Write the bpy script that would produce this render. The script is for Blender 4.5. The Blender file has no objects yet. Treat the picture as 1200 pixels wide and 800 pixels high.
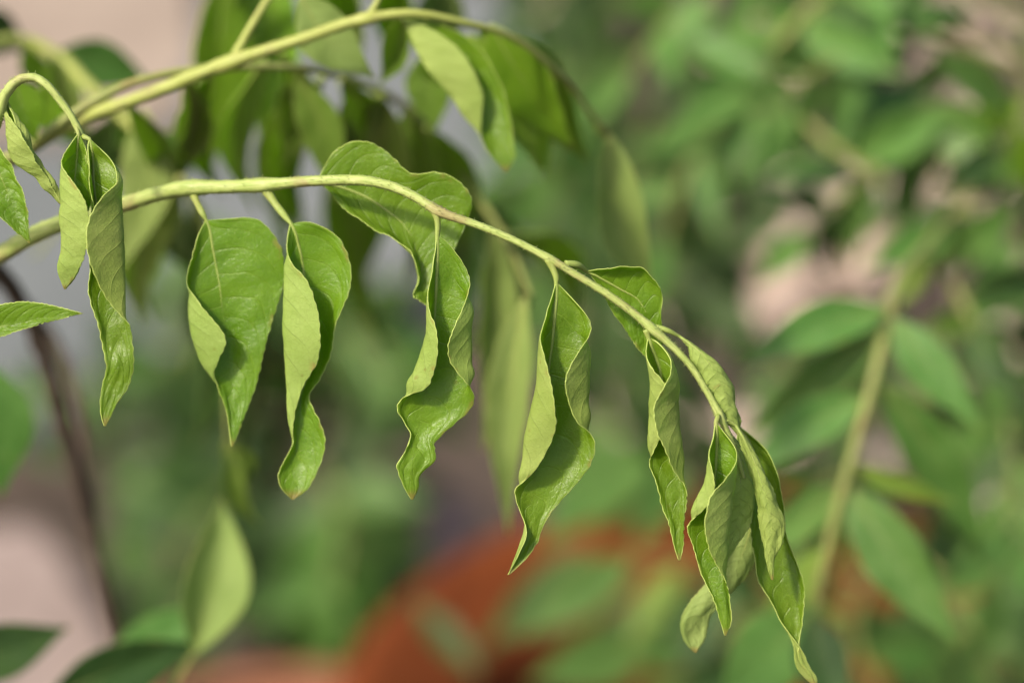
import bpy, math, random
from mathutils import Vector, Matrix, noise as mnoise

random.seed(11)
sc = bpy.context.scene
col = sc.collection
R = math.radians

# ------------------------------------------------------------------ camera
CAM_H = 0.80          # metres above the ground
PITCH = 28.0          # degrees below the horizon
D0 = 0.414            # focus distance
FRAME_W = 0.168       # width of the frame at the focus distance
UNIT = FRAME_W / 1200.0          # one photo pixel at the focus distance, in metres
K = UNIT / D0
cam_d = bpy.data.cameras.new('camera')
cam = bpy.data.objects.new('camera', cam_d)
col.objects.link(cam)
cam.location = (0, 0, CAM_H)
cam.rotation_euler = (R(90 - PITCH), 0, 0)
cam_d.sensor_width = 36
cam_d.lens = 36 * D0 / FRAME_W
cam_d.clip_start = 0.02
cam_d.clip_end = 500
cam_d.dof.use_dof = True
cam_d.dof.focus_distance = D0 + 0.0005
cam_d.dof.aperture_fstop = 7.0
cam_d.dof.aperture_blades = 0
sc.camera = cam

# ------------------------------------------------------------------ sky and sun
SUN_TO = Vector((-0.50, -0.42, 0.76)).normalized()
world = bpy.data.worlds.new('World')
sc.world = world
world.use_nodes = True
wn = world.node_tree.nodes
wl = world.node_tree.links
wn.clear()
sky = wn.new('ShaderNodeTexSky')
sky.sky_type = 'NISHITA'
sky.sun_disc = False
sky.sun_elevation = math.asin(SUN_TO.z)
sky.sun_rotation = math.atan2(SUN_TO.x, SUN_TO.y)
sky.air_density = 1.0
sky.dust_density = 5.0
bg = wn.new('ShaderNodeBackground')
bg.inputs['Strength'].default_value = 0.115
wo = wn.new('ShaderNodeOutputWorld')
wl.new(sky.outputs[0], bg.inputs['Color'])
wl.new(bg.outputs[0], wo.inputs['Surface'])
sun_d = bpy.data.lights.new('sun', 'SUN')
sun_d.energy = 3.1
sun_d.angle = R(4.5)
sun_d.color = (1.0, 0.90, 0.76)
sun = bpy.data.objects.new('sun', sun_d)
col.objects.link(sun)
sun.location = (-2, -2, 4)
sun.rotation_euler = (-SUN_TO).to_track_quat('-Z', 'Y').to_euler()

vs = sc.view_settings
vs.view_transform = 'Standard'
vs.look = 'None'
vs.exposure = 0.65
vs.gamma = 1.0
vs.use_curve_mapping = False
sc.render.engine = 'CYCLES'
sc.cycles.max_bounces = 5
sc.cycles.transmission_bounces = 6
sc.cycles.diffuse_bounces = 4

# ------------------------------------------------------------------ pixel helpers
CR = Matrix.Rotation(R(90 - PITCH), 3, 'X')
CAMP = Vector((0, 0, CAM_H))


def P(px, py, d):
    """photo pixel at depth d (metres along the lens axis) -> world point"""
    return CAMP + CR @ Vector(((px - 600) * K * d, -(py - 400) * K * d, -d))


def G(px, py, z=0.0):
    """photo pixel -> point on the horizontal plane at height z"""
    v = CR @ Vector(((px - 600) * K, -(py - 400) * K, -1))
    return CAMP + v * ((z - CAM_H) / v.z)


# ------------------------------------------------------------------ object helpers
ORG = {}


def mesh_obj(name, verts, faces, mats, midx=None, uvs=None, parent=None, origin=None, smooth=True):
    o0 = Vector(origin) if origin is not None else Vector(verts[0])
    me = bpy.data.meshes.new(name)
    me.from_pydata([tuple(Vector(v) - o0) for v in verts], [], faces)
    for m in mats:
        me.materials.append(m)
    if midx:
        me.polygons.foreach_set('material_index', midx)
    me.polygons.foreach_set('use_smooth', [smooth] * len(me.polygons))
    if uvs:
        ul = me.uv_layers.new(name='UVMap')
        vi = [0] * len(me.loops)
        me.loops.foreach_get('vertex_index', vi)
        flat = []
        for i in vi:
            flat.extend(uvs[i])
        ul.data.foreach_set('uv', flat)
    me.update()
    o = bpy.data.objects.new(name, me)
    col.objects.link(o)
    if parent is not None:
        o.parent = parent
        o.location = o0 - ORG[parent.name]
    else:
        o.location = o0
    ORG[o.name] = o0
    return o


def empty(name, loc):
    o = bpy.data.objects.new(name, None)
    o.empty_display_size = 0.05
    o.location = loc
    col.objects.link(o)
    ORG[o.name] = Vector(loc)
    return o


def tag(o, label=None, cat=None, group=None, kind=None):
    if label: o['label'] = label
    if cat: o['category'] = cat
    if group: o['group'] = group
    if kind: o['kind'] = kind
    return o


# ------------------------------------------------------------------ materials
def new_mat(name):
    m = bpy.data.materials.new(name)
    m.use_nodes = True
    nt = m.node_tree
    nt.nodes.clear()
    return m, nt


class NB:
    def __init__(s, nt):
        s.nt = nt

    def n(s, t, **kw):
        nd = s.nt.nodes.new(t)
        for k, v in kw.items():
            setattr(nd, k, v)
        return nd

    def l(s, a, b):
        s.nt.links.new(a, b)

    def math(s, op, a, b=None, clamp=False):
        nd = s.n('ShaderNodeMath', operation=op, use_clamp=clamp)
        for i, x in enumerate((a, b)):
            if x is None: continue
            if isinstance(x, (int, float)): nd.inputs[i].default_value = x
            else: s.l(x, nd.inputs[i])
        return nd.outputs[0]

    def mix(s, f, a, b, blend='MIX'):
        nd = s.n('ShaderNodeMix', data_type='RGBA', blend_type=blend)
        for key, x in ((0, f), (6, a), (7, b)):
            if isinstance(x, (int, float)): nd.inputs[key].default_value = x
            elif isinstance(x, tuple): nd.inputs[key].default_value = (*x, 1)
            else: s.l(x, nd.inputs[key])
        return nd.outputs[2]

    def noise(s, vec, scale, detail=3, rough=0.55):
        nd = s.n('ShaderNodeTexNoise')
        nd.inputs['Scale'].default_value = scale
        nd.inputs['Detail'].default_value = detail
        nd.inputs['Roughness'].default_value = rough
        if vec is not None: s.l(vec, nd.inputs['Vector'])
        return nd.outputs['Fac']

    def ramp(s, fac, lo, hi, a=0.0, b=1.0):
        nd = s.n('ShaderNodeMapRange')
        nd.interpolation_type = 'SMOOTHSTEP'
        s.l(fac, nd.inputs['Value'])
        for k, v in zip(('From Min', 'From Max', 'To Min', 'To Max'), (lo, hi, a, b)):
            nd.inputs[k].default_value = v
        return nd.outputs[0]


def leaf_material(name, ca, cb, vein_col, trans_col, rough, spec, trans, nveins=10, veinmix=0.4, bump=0.5, vsign=1.0,
                  spots=0.0):
    m, nt = new_mat(name)
    b = NB(nt)
    out = b.n('ShaderNodeOutputMaterial')
    uv = b.n('ShaderNodeUVMap', uv_map='UVMap').outputs[0]
    sep = b.n('ShaderNodeSeparateXYZ')
    b.l(uv, sep.inputs[0])
    u = sep.outputs[0]
    v = b.math('MULTIPLY', b.math('SUBTRACT', sep.outputs[1], 0.5), 2.0)
    a = b.math('ABSOLUTE', v)
    tc = b.n('ShaderNodeTexCoord').outputs['Object']
    oi = b.n('ShaderNodeObjectInfo').outputs['Random']
    wob = b.noise(tc, 70, 3)
    a3 = b.math('POWER', a, 3.0)
    ph = b.math('SUBTRACT', u, b.math('ADD', b.math('MULTIPLY', a, 0.10), b.math('MULTIPLY', a3, 0.14)))
    ph = b.math('ADD', b.math('MULTIPLY', ph, nveins), b.math('MULTIPLY', b.math('GREATER_THAN', v, 0.0), 0.43))
    ph = b.math('ADD', ph, b.math('MULTIPLY', wob, 0.9))
    ph = b.math('ADD', ph, b.math('MULTIPLY', oi, 3.0))
    dist = b.math('ABSOLUTE', b.math('SUBTRACT', b.math('FRACT', ph), 0.5))
    vein = b.ramp(dist, 0.0, 0.045, 1.0, 0.0)
    veinw = b.ramp(dist, 0.0, 0.28, 1.0, 0.0)
    fadev = b.ramp(a, 0.62, 0.95, 1.0, 0.15)
    vein = b.math('MULTIPLY', vein, fadev)
    vor = b.n('ShaderNodeTexVoronoi', feature='DISTANCE_TO_EDGE')
    vor.inputs['Scale'].default_value = 1250
    b.l(tc, vor.inputs['Vector'])
    cell = b.ramp(vor.outputs['Distance'], 0.0, 0.12, 1.0, 0.0)
    blot = b.noise(tc, 110, 4, 0.6)
    fine = b.noise(tc, 2600, 2)
    c = b.mix(b.ramp(blot, 0.32, 0.68), ca, cb)
    c = b.mix(b.math('MULTIPLY', b.ramp(b.noise(tc, 48, 2), 0.45, 0.68), 0.45), c, tuple(min(1, x * 1.35 + 0.02) for x in cb))
    hsv = b.n('ShaderNodeHueSaturation')
    b.l(c, hsv.inputs['Color'])
    b.l(b.math('ADD', b.math('MULTIPLY', oi, 0.022), 0.489), hsv.inputs['Hue'])
    b.l(b.math('ADD', b.math('MULTIPLY', oi, 0.24), 0.88), hsv.inputs['Value'])
    c = hsv.outputs[0]
    c = b.mix(b.math('MULTIPLY', vein, veinmix), c, vein_col)
    c = b.mix(b.math('MULTIPLY', cell, veinmix * 0.42), c, vein_col)
    c = b.mix(b.math('MULTIPLY', b.ramp(fine, 0.4, 0.75), 0.22), c, vein_col)
    if spots > 0:
        sp = b.ramp(b.noise(tc, 420, 2), 0.70, 0.78)
        c = b.mix(b.math('MULTIPLY', sp, spots), c, (0.20, 0.12, 0.03))
    # browned tip
    tipb = b.math('MULTIPLY', b.ramp(u, 0.955, 0.99), 0.8)
    mspk = b.math('MULTIPLY', b.ramp(a, 0.88, 0.98), b.ramp(b.noise(tc, 240, 3), 0.56, 0.68))
    tipb = b.math('MAXIMUM', tipb, b.math('MULTIPLY', mspk, 0.7))
    c = b.mix(tipb, c, (0.34, 0.23, 0.07))
    h = b.math('ADD', b.math('MULTIPLY', veinw, 0.38 * vsign), b.math('MULTIPLY', vein, 0.7 * vsign))
    h = b.math('ADD', h, b.math('MULTIPLY', b.noise(tc, 360, 4, 0.6), 0.85))
    h = b.math('ADD', h, b.math('MULTIPLY', cell, 0.20 * vsign))
    h = b.math('ADD', h, b.math('MULTIPLY', fine, 0.30))
    bp = b.n('ShaderNodeBump')
    bp.inputs['Strength'].default_value = bump
    bp.inputs['Distance'].default_value = 0.00022
    b.l(h, bp.inputs['Height'])
    pr = b.n('ShaderNodeBsdfPrincipled')
    b.l(c, pr.inputs['Base Color'])
    pr.inputs['Specular IOR Level'].default_value = spec
    b.l(b.math('ADD', b.math('MULTIPLY', blot, 0.18), rough - 0.09), pr.inputs['Roughness'])
    b.l(bp.outputs[0], pr.inputs['Normal'])
    tr = b.n('ShaderNodeBsdfTranslucent')
    b.l(b.mix(b.math('MULTIPLY', vein, 0.25), trans_col, vein_col), tr.inputs['Color'])
    b.l(bp.outputs[0], tr.inputs['Normal'])
    mx = b.n('ShaderNodeMixShader')
    mx.inputs[0].default_value = trans
    b.l(pr.outputs[0], mx.inputs[1])
    b.l(tr.outputs[0], mx.inputs[2])
    b.l(mx.outputs[0], out.inputs['Surface'])
    return m


def stalk_material(name, ca, cb, cc, rough=0.5, streak=0.5):
    m, nt = new_mat(name)
    b = NB(nt)
    out = b.n('ShaderNodeOutputMaterial')
    tc = b.n('ShaderNodeTexCoord').outputs['Object']
    uvn = b.n('ShaderNodeUVMap', uv_map='UVMap').outputs[0]
    mp = b.n('ShaderNodeMapping')
    mp.inputs['Scale'].default_value = (6, 30, 1)
    b.l(uvn, mp.inputs['Vector'])
    st = b.noise(mp.outputs[0], 1.0, 3)
    bl = b.noise(tc, 95, 4, 0.6)
    fn = b.noise(tc, 1800, 2)
    c = b.mix(b.ramp(st, 0.35, 0.65), ca, cb)
    c = b.mix(b.math('MULTIPLY', b.ramp(bl, 0.52, 0.72), streak), c, cc)
    h = b.math('ADD', b.math('MULTIPLY', st, 1.0), b.math('MULTIPLY', fn, 0.5))
    bp = b.n('ShaderNodeBump')
    bp.inputs['Strength'].default_value = 0.5
    bp.inputs['Distance'].default_value = 0.0002
    b.l(h, bp.inputs['Height'])
    pr = b.n('ShaderNodeBsdfPrincipled')
    b.l(c, pr.inputs['Base Color'])
    pr.inputs['Roughness'].default_value = rough
    pr.inputs['Specular IOR Level'].default_value = 0.35
    b.l(bp.outputs[0], pr.inputs['Normal'])
    b.l(pr.outputs[0], out.inputs['Surface'])
    return m


def rough_material(name, ca, cb, cc, s1, s2, s3, rough=0.85, bump=0.6, bdist=0.004, spec=0.25):
    m, nt = new_mat(name)
    b = NB(nt)
    out = b.n('ShaderNodeOutputMaterial')
    tc = b.n('ShaderNodeTexCoord').outputs['Object']
    n1 = b.noise(tc, s1, 4, 0.6)
    n2 = b.noise(tc, s2, 5, 0.65)
    n3 = b.noise(tc, s3, 3)
    c = b.mix(b.ramp(n1, 0.35, 0.65), ca, cb)
    c = b.mix(b.math('MULTIPLY', b.ramp(n2, 0.52, 0.70), 0.75), c, cc)
    c = b.mix(b.math('MULTIPLY', n3, 0.25), c, cb)
    h = b.math('ADD', b.math('MULTIPLY', n2, 1.0), b.math('MULTIPLY', n3, 0.4))
    bp = b.n('ShaderNodeBump')
    bp.inputs['Strength'].default_value = bump
    bp.inputs['Distance'].default_value = bdist
    b.l(h, bp.inputs['Height'])
    pr = b.n('ShaderNodeBsdfPrincipled')
    b.l(c, pr.inputs['Base Color'])
    pr.inputs['Roughness'].default_value = rough
    pr.inputs['Specular IOR Level'].default_value = spec
    b.l(bp.outputs[0], pr.inputs['Normal'])
    b.l(pr.outputs[0], out.inputs['Surface'])
    return m


def leafset(key, up_a, up_b, un_a, un_b, tr, edge, stalk, trans=0.42, rough=0.42, spec=0.42):
    return dict(
        up=leaf_material('leaf_upper_' + key, up_a, up_b, tuple(min(1, x * 1.5 + 0.04) for x in up_b), tr, rough, spec,
                         trans, veinmix=0.50, bump=0.6, vsign=-0.8, spots=0.35),
        un=leaf_material('leaf_under_' + key, un_a, un_b, tuple(x * 0.62 for x in un_a), tr, 0.62, 0.25,
                         trans * 0.8, veinmix=0.42, bump=0.6, vsign=0.8, spots=0.5),
        edge=stalk_material('leaf_edge_' + key, edge, tuple(x * 0.85 for x in edge), edge, 0.5, 0.2),
        rib=stalk)


M_STALK = stalk_material('green_stalk', (0.26, 0.35, 0.070), (0.38, 0.43, 0.14), (0.27, 0.19, 0.09), 0.45, 0.7)
M_STALK2 = stalk_material('yellow_stalk', (0.29, 0.34, 0.06), (0.37, 0.40, 0.11), (0.24, 0.18, 0.09), 0.5, 0.5)
M_STALKB = stalk_material('olive_stalk', (0.20, 0.25, 0.06), (0.26, 0.27, 0.08), (0.24, 0.14, 0.06), 0.5, 0.6)
M_BARK = stalk_material('bark', (0.040, 0.027, 0.018), (0.085, 0.060, 0.040), (0.16, 0.13, 0.10), 0.8, 0.5)
M_RIB = stalk_material('leaf_rib', (0.215, 0.30, 0.050), (0.30, 0.36, 0.090), (0.26, 0.21, 0.08), 0.45, 0.5)
L_YOUNG = leafset('young', (0.105, 0.195, 0.007), (0.172, 0.278, 0.012), (0.32, 0.43, 0.090), (0.39, 0.49, 0.125),
                  (0.42, 0.66, 0.03), (0.45, 0.56, 0.13), M_RIB, trans=0.52, rough=0.37, spec=0.48)
L_PALE = leafset('pale', (0.17, 0.27, 0.035), (0.23, 0.34, 0.055), (0.28, 0.39, 0.10), (0.34, 0.45, 0.13),
                 (0.38, 0.56, 0.06), (0.42, 0.49, 0.13), M_STALK2, trans=0.56)
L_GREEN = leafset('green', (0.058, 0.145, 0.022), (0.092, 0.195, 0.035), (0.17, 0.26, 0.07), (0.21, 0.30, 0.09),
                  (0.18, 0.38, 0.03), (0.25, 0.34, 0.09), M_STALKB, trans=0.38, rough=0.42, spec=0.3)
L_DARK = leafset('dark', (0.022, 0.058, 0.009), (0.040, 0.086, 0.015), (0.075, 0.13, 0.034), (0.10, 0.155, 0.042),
                 (0.09, 0.21, 0.015), (0.15, 0.22, 0.05), M_STALKB, trans=0.26, rough=0.45, spec=0.25)  # dark leaf green, lowered further so the colour holds canopy shade
L_FRESH = leafset('fresh', (0.070, 0.175, 0.026), (0.115, 0.235, 0.045), (0.19, 0.29, 0.09), (0.23, 0.33, 0.11),
                  (0.18, 0.38, 0.05), (0.27, 0.36, 0.10), M_STALKB, trans=0.38, rough=0.34, spec=0.38)
LS = dict(y=L_YOUNG, p=L_PALE, g=L_GREEN, d=L_DARK, b=L_FRESH)


# ------------------------------------------------------------------ spline / tube / leaf builders
def hermite(pts, ts, t, i):
    """non-uniform Catmull-Rom through pts at parameters ts, on segment i"""
    n = len(pts)
    t0, t1 = ts[i], ts[i + 1]
    h = t1 - t0

    def tan(k):
        if k == 0: return (pts[1] - pts[0]) / (ts[1] - ts[0])
        if k == n - 1: return (pts[-1] - pts[-2]) / (ts[-1] - ts[-2])
        da, db = ts[k] - ts[k - 1], ts[k + 1] - ts[k]
        va = (pts[k] - pts[k - 1]) / da
        vb = (pts[k + 1] - pts[k]) / db
        return (va * db + vb * da) / (da + db)
    s = (t - t0) / h
    s2, s3 = s * s, s * s * s
    return (pts[i] * (2 * s3 - 3 * s2 + 1) + tan(i) * (h * (s3 - 2 * s2 + s)) +
            pts[i + 1] * (-2 * s3 + 3 * s2) + tan(i + 1) * (h * (s3 - s2)))


def chord(pts):
    ts = [0.0]
    for a, b in zip(pts, pts[1:]):
        ts.append(ts[-1] + max((b - a).length, 1e-6))
    return ts


def smooth_line(pts, step):
    """pts: list of Vector (any size) -> resampled list"""
    ts = chord([Vector(p[:3]) for p in pts])
    out = []
    for i in range(len(pts) - 1):
        n = max(1, int(math.ceil((ts[i + 1] - ts[i]) / step)))
        for k in range(n):
            out.append(hermite(pts, ts, ts[i] + (ts[i + 1] - ts[i]) * k / n, i))
    out.append(pts[-1].copy())
    return out


def tube_geo(line, sides, V, F, U, jitter=0.0, oval=1.0):
    """line: list of 4D vectors (x,y,z,radius); appended to V,F,U"""
    base = len(V)
    pts = [Vector(p[:3]) for p in line]
    n = len(pts)
    up = Vector((0.13, -0.85, 0.5)).normalized()
    L = 0.0
    for i in range(n):
        t = (pts[min(i + 1, n - 1)] - pts[max(i - 1, 0)])
        t = t.normalized() if t.length > 0 else Vector((0, 0, 1))
        a = t.cross(up)
        if a.length < 1e-3: a = t.cross(Vector((1, 0, 0)))
        a.normalize()
        c = a.cross(t).normalized()
        up = c
        if i: L += (pts[i] - pts[i - 1]).length
        r = max(line[i][3], 1e-5)
        for k in range(sides):
            an = 2 * math.pi * k / sides
            rr = r * (1 + jitter * mnoise.noise(Vector((L / (r * 3 + 1e-6), math.cos(an) * 1.3, math.sin(an) * 1.3))) + (0.055 * math.cos(5 * an + 0.7) if jitter > 0.08 else 0.0))
            V.append(pts[i] + a * (math.cos(an) * rr) + c * (math.sin(an) * rr * oval))
            U.append((L / 0.02, k / sides))
    for i in range(n - 1):
        for k in range(sides):
            k2 = (k + 1) % sides
            F.append((base + i * sides + k, base + i * sides + k2, base + (i + 1) * sides + k2, base + (i + 1) * sides + k))
    F.append(tuple(base + k for k in range(sides))[::-1])
    F.append(tuple(base + (n - 1) * sides + k for k in range(sides)))


def stalk(name, pts, mat, parent, step=4, sides=12, hairs=0, jitter=0.12, nodes=()):
    """pts: (px,py,d,radius_px at that depth)"""
    ctrl = []
    for (x, y, d, r) in pts:
        p = P(x, y, d)
        ctrl.append(Vector((p.x, p.y, p.z, r * K * d)))
    line = smooth_line(ctrl, step * UNIT)
    for (nx, ny, nd, gain) in nodes:            # swollen joints
        q = P(nx, ny, nd)
        for p in line:
            dd = (Vector(p[:3]) - q).length / (p[3] * 2.4 + 1e-6)
            p[3] *= 1 + gain * math.exp(-dd * dd)
    V, F, U = [], [], []
    tube_geo(line, sides, V, F, U, jitter)
    if hairs:
        rnd = random.Random(5)
        for _ in range(hairs):
            i = rnd.randrange(1, len(line) - 1)
            p = Vector(line[i][:3])
            t = (Vector(line[i + 1][:3]) - Vector(line[i - 1][:3])).normalized()
            d = Vector((rnd.gauss(0, 1), rnd.gauss(0, 1), rnd.gauss(0, 1)))
            d = (d - t * d.dot(t)).normalized()
            e = (d + t * rnd.uniform(-0.2, 0.5)).normalized()
            r = line[i][3]
            ln = rnd.uniform(2.0, 5.0) * UNIT
            w = 0.62 * UNIT
            q = p + d * r * 0.9
            s = t.cross(d).normalized()
            b0 = len(V)
            V.extend([q + t * w, q - t * w * 0.5 + s * w, q - t * w * 0.5 - s * w, q + e * (ln + 0.1 * r)])
            U.extend([(0, 0)] * 4)
            F.extend([(b0, b0 + 1, b0 + 3), (b0 + 1, b0 + 2, b0 + 3), (b0 + 2, b0, b0 + 3)])
    return mesh_obj(name, V, F, [mat], uvs=U, parent=parent, origin=Vector(line[0][:3]))


def sheet(name, rows, ls, parent, step, across, flip=False, thick=1.5, rib=None, pucker=0.5, crenate=0.0, seed=0,
          unit=UNIT, ripple=0.0):
    """rows: list of lists of 5 world Vectors (edge, fold, rib, fold, edge). Builds a leaf with a real thickness:
    upper sheet, lower sheet, rim and a tapering midrib, all one leaflet."""
    tv = [-1.0, -0.52, 0.0, 0.52, 1.0]
    ribline = [r[2] for r in rows]
    ts = chord([(r[0] + r[2] * 2 + r[4]) / 4 for r in rows])
    tot = ts[-1]
    grid, us = [], []
    cols = [-1 + 2 * k / across for k in range(across + 1)]
    colctrl = []
    for v in cols:
        i = min(3, max(0, [k for k in range(4) if v >= tv[k] - 1e-9][-1]))
        colctrl.append([hermite(r, tv, v, i) for r in rows])
    for i in range(len(rows) - 1):
        n = max(1, int(math.ceil((ts[i + 1] - ts[i]) / step)))
        for k in range(n + (1 if i == len(rows) - 2 else 0)):
            t = ts[i] + (ts[i + 1] - ts[i]) * k / n
            grid.append([hermite(c, ts, t, i) for c in colctrl])
            us.append(t / tot)
    nr, nc = len(grid), len(cols)

    def normals():
        N = []
        for i in range(nr):
            row = []
            for j in range(nc):
                du = grid[i][min(j + 1, nc - 1)] - grid[i][max(j - 1, 0)]
                dv = grid[min(i + 1, nr - 1)][j] - grid[max(i - 1, 0)][j]
                nn = dv.cross(du)
                row.append(nn.normalized() if nn.length > 1e-14 else Vector((0, -0.9, 0.4)))
            N.append(row)
        return N
    N = normals()
    s0 = seed * 7.31
    for i in range(nr):
        wl = (grid[i][-1] - grid[i][0]).length + 1e-9
        fade = min(1.0, us[i] * 8, (1 - us[i]) * 8)
        for j in range(nc):
            a = abs(cols[j])
            d = mnoise.noise(Vector((us[i] * 9 + s0, cols[j] * 2.2, s0))) * pucker * unit * (0.3 + a) * fade
            d += math.sin((us[i] * 26 - a * 3.0) + s0) * ripple * unit * a * fade
            d += mnoise.noise(Vector((us[i] * 30 + s0, cols[j] * 5.0, s0 + 9))) * pucker * 0.22 * unit * fade
            grid[i][j] = grid[i][j] + N[i][j] * d
        if crenate > 0:
            for j, jj in ((0, 1), (nc - 1, nc - 2)):
                o = (grid[i][j] - grid[i][jj])
                if o.length > 1e-7:
                    o.normalize()
                    z = mnoise.noise(Vector((us[i] * 46 + s0, j * 1.7, 3.3))) * 1.3 + 0.5 * math.sin(us[i] * 170 + s0)
                    grid[i][j] = grid[i][j] + o * (z * crenate * unit * fade)
    N = normals()
    if flip:
        N = [[-n for n in r] for r in N]
    V, F, MI, U = [], [], [], []
    h = thick * unit * 0.5
    for sgn in (1, -1):
        for i in range(nr):
            for j in range(nc):
                e = 0.55 if j in (0, nc - 1) else 1.0
                V.append(grid[i][j] + N[i][j] * (h * sgn * e))
                U.append((us[i], cols[j] * 0.5 + 0.5))
    for s in (0, 1):
        b0 = s * nr * nc
        for i in range(nr - 1):
            for j in range(nc - 1):
                f = (b0 + i * nc + j, b0 + i * nc + j + 1, b0 + (i + 1) * nc + j + 1, b0 + (i + 1) * nc + j)
                if (s == 0) != flip:
                    f = f[::-1]
                F.append(f)
                MI.append(s)
    loop = [(i, 0) for i in range(nr)] + [(nr - 1, j) for j in range(1, nc)] + \
           [(i, nc - 1) for i in range(nr - 2, -1, -1)] + [(0, j) for j in range(nc - 2, 0, -1)]
    b0 = len(V)
    for (i, j) in loop:
        # rounded rim: top, bulge, bottom
        jj = 1 if j == 0 else (nc - 2 if j == nc - 1 else j)
        o = grid[i][j] - grid[i][jj]
        o = o.normalized() * h * 0.9 if o.length > 1e-9 else Vector((0, 0, 0))
        e = 0.56
        V.extend([grid[i][j] + N[i][j] * h * e, grid[i][j] + o, grid[i][j] - N[i][j] * h * e])
        U.extend([(us[i], 0)] * 3)
    m = len(loop)
    for k in range(m):
        k2 = (k + 1) % m
        for q in (0, 1):
            F.append((b0 + k * 3 + q, b0 + k2 * 3 + q, b0 + k2 * 3 + q + 1, b0 + k * 3 + q + 1))
            MI.append(2)
    if rib:
        r0, r1, pet = rib
        mid = across // 2
        line = []
        nn = nr - 2
        for i in range(0, nr - 1, 2):
            p = grid[i][mid]
            s = us[i]
            line.append(Vector((p.x, p.y, p.z, (r0 * (1 - s) ** 2.0 * 0.95 + r1 * 0.8) * unit)))
        if pet:
            pl = smooth_line([Vector((p.x, p.y, p.z, r * unit)) for (p, r) in pet] + [line[0]], step * 2)
            line = pl[:-1] + line
        f0 = len(F)
        tube_geo(line, 8, V, F, U, 0.06, 0.8)
        MI.extend([3] * (len(F) - f0))
    return mesh_obj(name, V, F, [ls['up'], ls['un'], ls['edge'], ls['rib']], MI, U, parent, origin=V[0] if not rib or not rib[2] else rib[2][0][0])


def leaflet(rows, off, parent, ls='y', flip=False, pet=None, rib=(2.3, 0.7), tilt=0.0, ripple=0.5, pucker=2.6, crenate=0.8,
            seed=0, across=26, step=2.0, thick=1.5):
    """rows of five (px, py, toward-camera offset in px) points, or a single point for base / tip; off: metres behind focus"""
    d = D0 + off
    W = []
    y0 = rows[0][1] if not isinstance(rows[0][0], tuple) else rows[0][2][1]
    for r in rows:
        if not isinstance(r[0], tuple):
            x, y, z = r
            w = 0.7
            r = [(x - w, y, z), (x - w / 2, y, z), (x, y, z), (x + w / 2, y, z), (x + w, y, z)]
        W.append([P(x, y, d - z * UNIT + tilt * (y - y0) * UNIT) for (x, y, z) in r])
    pp = None
    if pet:
        pp = [(P(x, y, dd), r) for (x, y, dd, r) in pet]
    return sheet('leaflet', W, LS[ls], parent, step * UNIT, across, flip, thick, rib=(rib[0], rib[1], pp), pucker=pucker,
                 crenate=crenate, seed=seed, ripple=ripple)


def simple_leaf(base, tip, width, parent, ls='g', roll=0.0, fold=0.25, sag=0.12, curl=0.0, seed=0, twist=0.0, name='leaflet',
                bend=0.0, flip=False, nrow=9, across=8, pet=0.0):
    """base/tip: world points; width in metres; lance-shaped leaf with a V fold, sag along its length and some twist"""
    rnd = random.Random(seed * 13 + 5)
    ax = tip - base
    L = ax.length
    axn = ax.normalized()
    view = ((base + tip) * 0.5 - CAMP).normalized()
    side = axn.cross(view)
    if side.length < 0.1: side = axn.cross(Vector((0, 0, 1)))
    side.normalize()
    rows = []
    prof = [(0.0, 0.03), (0.10, 0.42), (0.22, 0.78), (0.36, 0.98), (0.52, 0.96), (0.68, 0.70), (0.82, 0.38), (0.93, 0.13), (1.0, 0.015)]
    for (u, w) in prof:
        an = roll + twist * (u - 0.4)
        s = Matrix.Rotation(an, 3, axn) @ side
        nrm = s.cross(axn).normalized()          # faces the camera when roll is 0
        if nrm.dot(view) > 0 and abs(roll) < 1.2: nrm = -nrm
        c = base + ax * u + Vector((0, 0, -1)) * (sag * L * (u * u - u) * -1.0 * -1.0) + side * (bend * L * math.sin(math.pi * u))
        hw = width * 0.5 * w
        fl = fold + rnd.uniform(-0.06, 0.06)
        e = []
        for v in (-1, -0.52, 0, 0.52, 1):
            lift = nrm * (hw * abs(v) * fl + hw * curl * v * v)
            e.append(c + s * (hw * v) + lift)
        rows.append(e)
    # keep the sheet's row order so that the upper side is nrm's side
    du = rows[3][4] - rows[3][0]
    dv = rows[4][2] - rows[3][2]
    if dv.cross(du).dot((CAMP - rows[3][2])) < 0:
        flip = not flip
    pp = None
    u_ = L / 300.0
    if pet > 0:
        pp = [(base - axn * pet, 2.2)]
    return sheet(name, rows, LS[ls], parent, L / 22, across, flip, thick=1.4, rib=(2.2, 0.5, pp), pucker=2.2, crenate=0.0,
                 seed=seed, unit=max(u_, 0.00008), ripple=0.6)


def leaf_px(bx, by, bd, tx, ty, td, w, parent, ls='g', **kw):
    return simple_leaf(P(bx, by, bd), P(tx, ty, td), w * K * (bd + td) * 0.5, parent, ls, **kw)


# ================================================================== SETTING
M_SOIL = rough_material('soil', (0.045, 0.034, 0.025), (0.080, 0.060, 0.046), (0.15, 0.115, 0.09), 5, 40, 220, 0.95, 0.9, 0.006)
n = 44
V, F = [], []


def axis(k):
    t = (k / n) * 2 - 1
    return math.copysign(abs(t) ** 2.6, t) * 60


for j in range(n + 1):
    for i in range(n + 1):
        x, y = axis(i), axis(j) + 1.6
        z = 0.006 * mnoise.noise(Vector((x * 2, y * 2, 0))) - 0.004
        V.append(Vector((x, y, z)))
for j in range(n):
    for i in range(n):
        a = j * (n + 1) + i
        F.append((a, a + 1, a + n + 2, a + n + 1))
ground = mesh_obj('ground', V, F, [M_SOIL], origin=(0, 0, 0))
tag(ground, 'dark brown bare garden soil under the plants', kind='structure')


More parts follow.
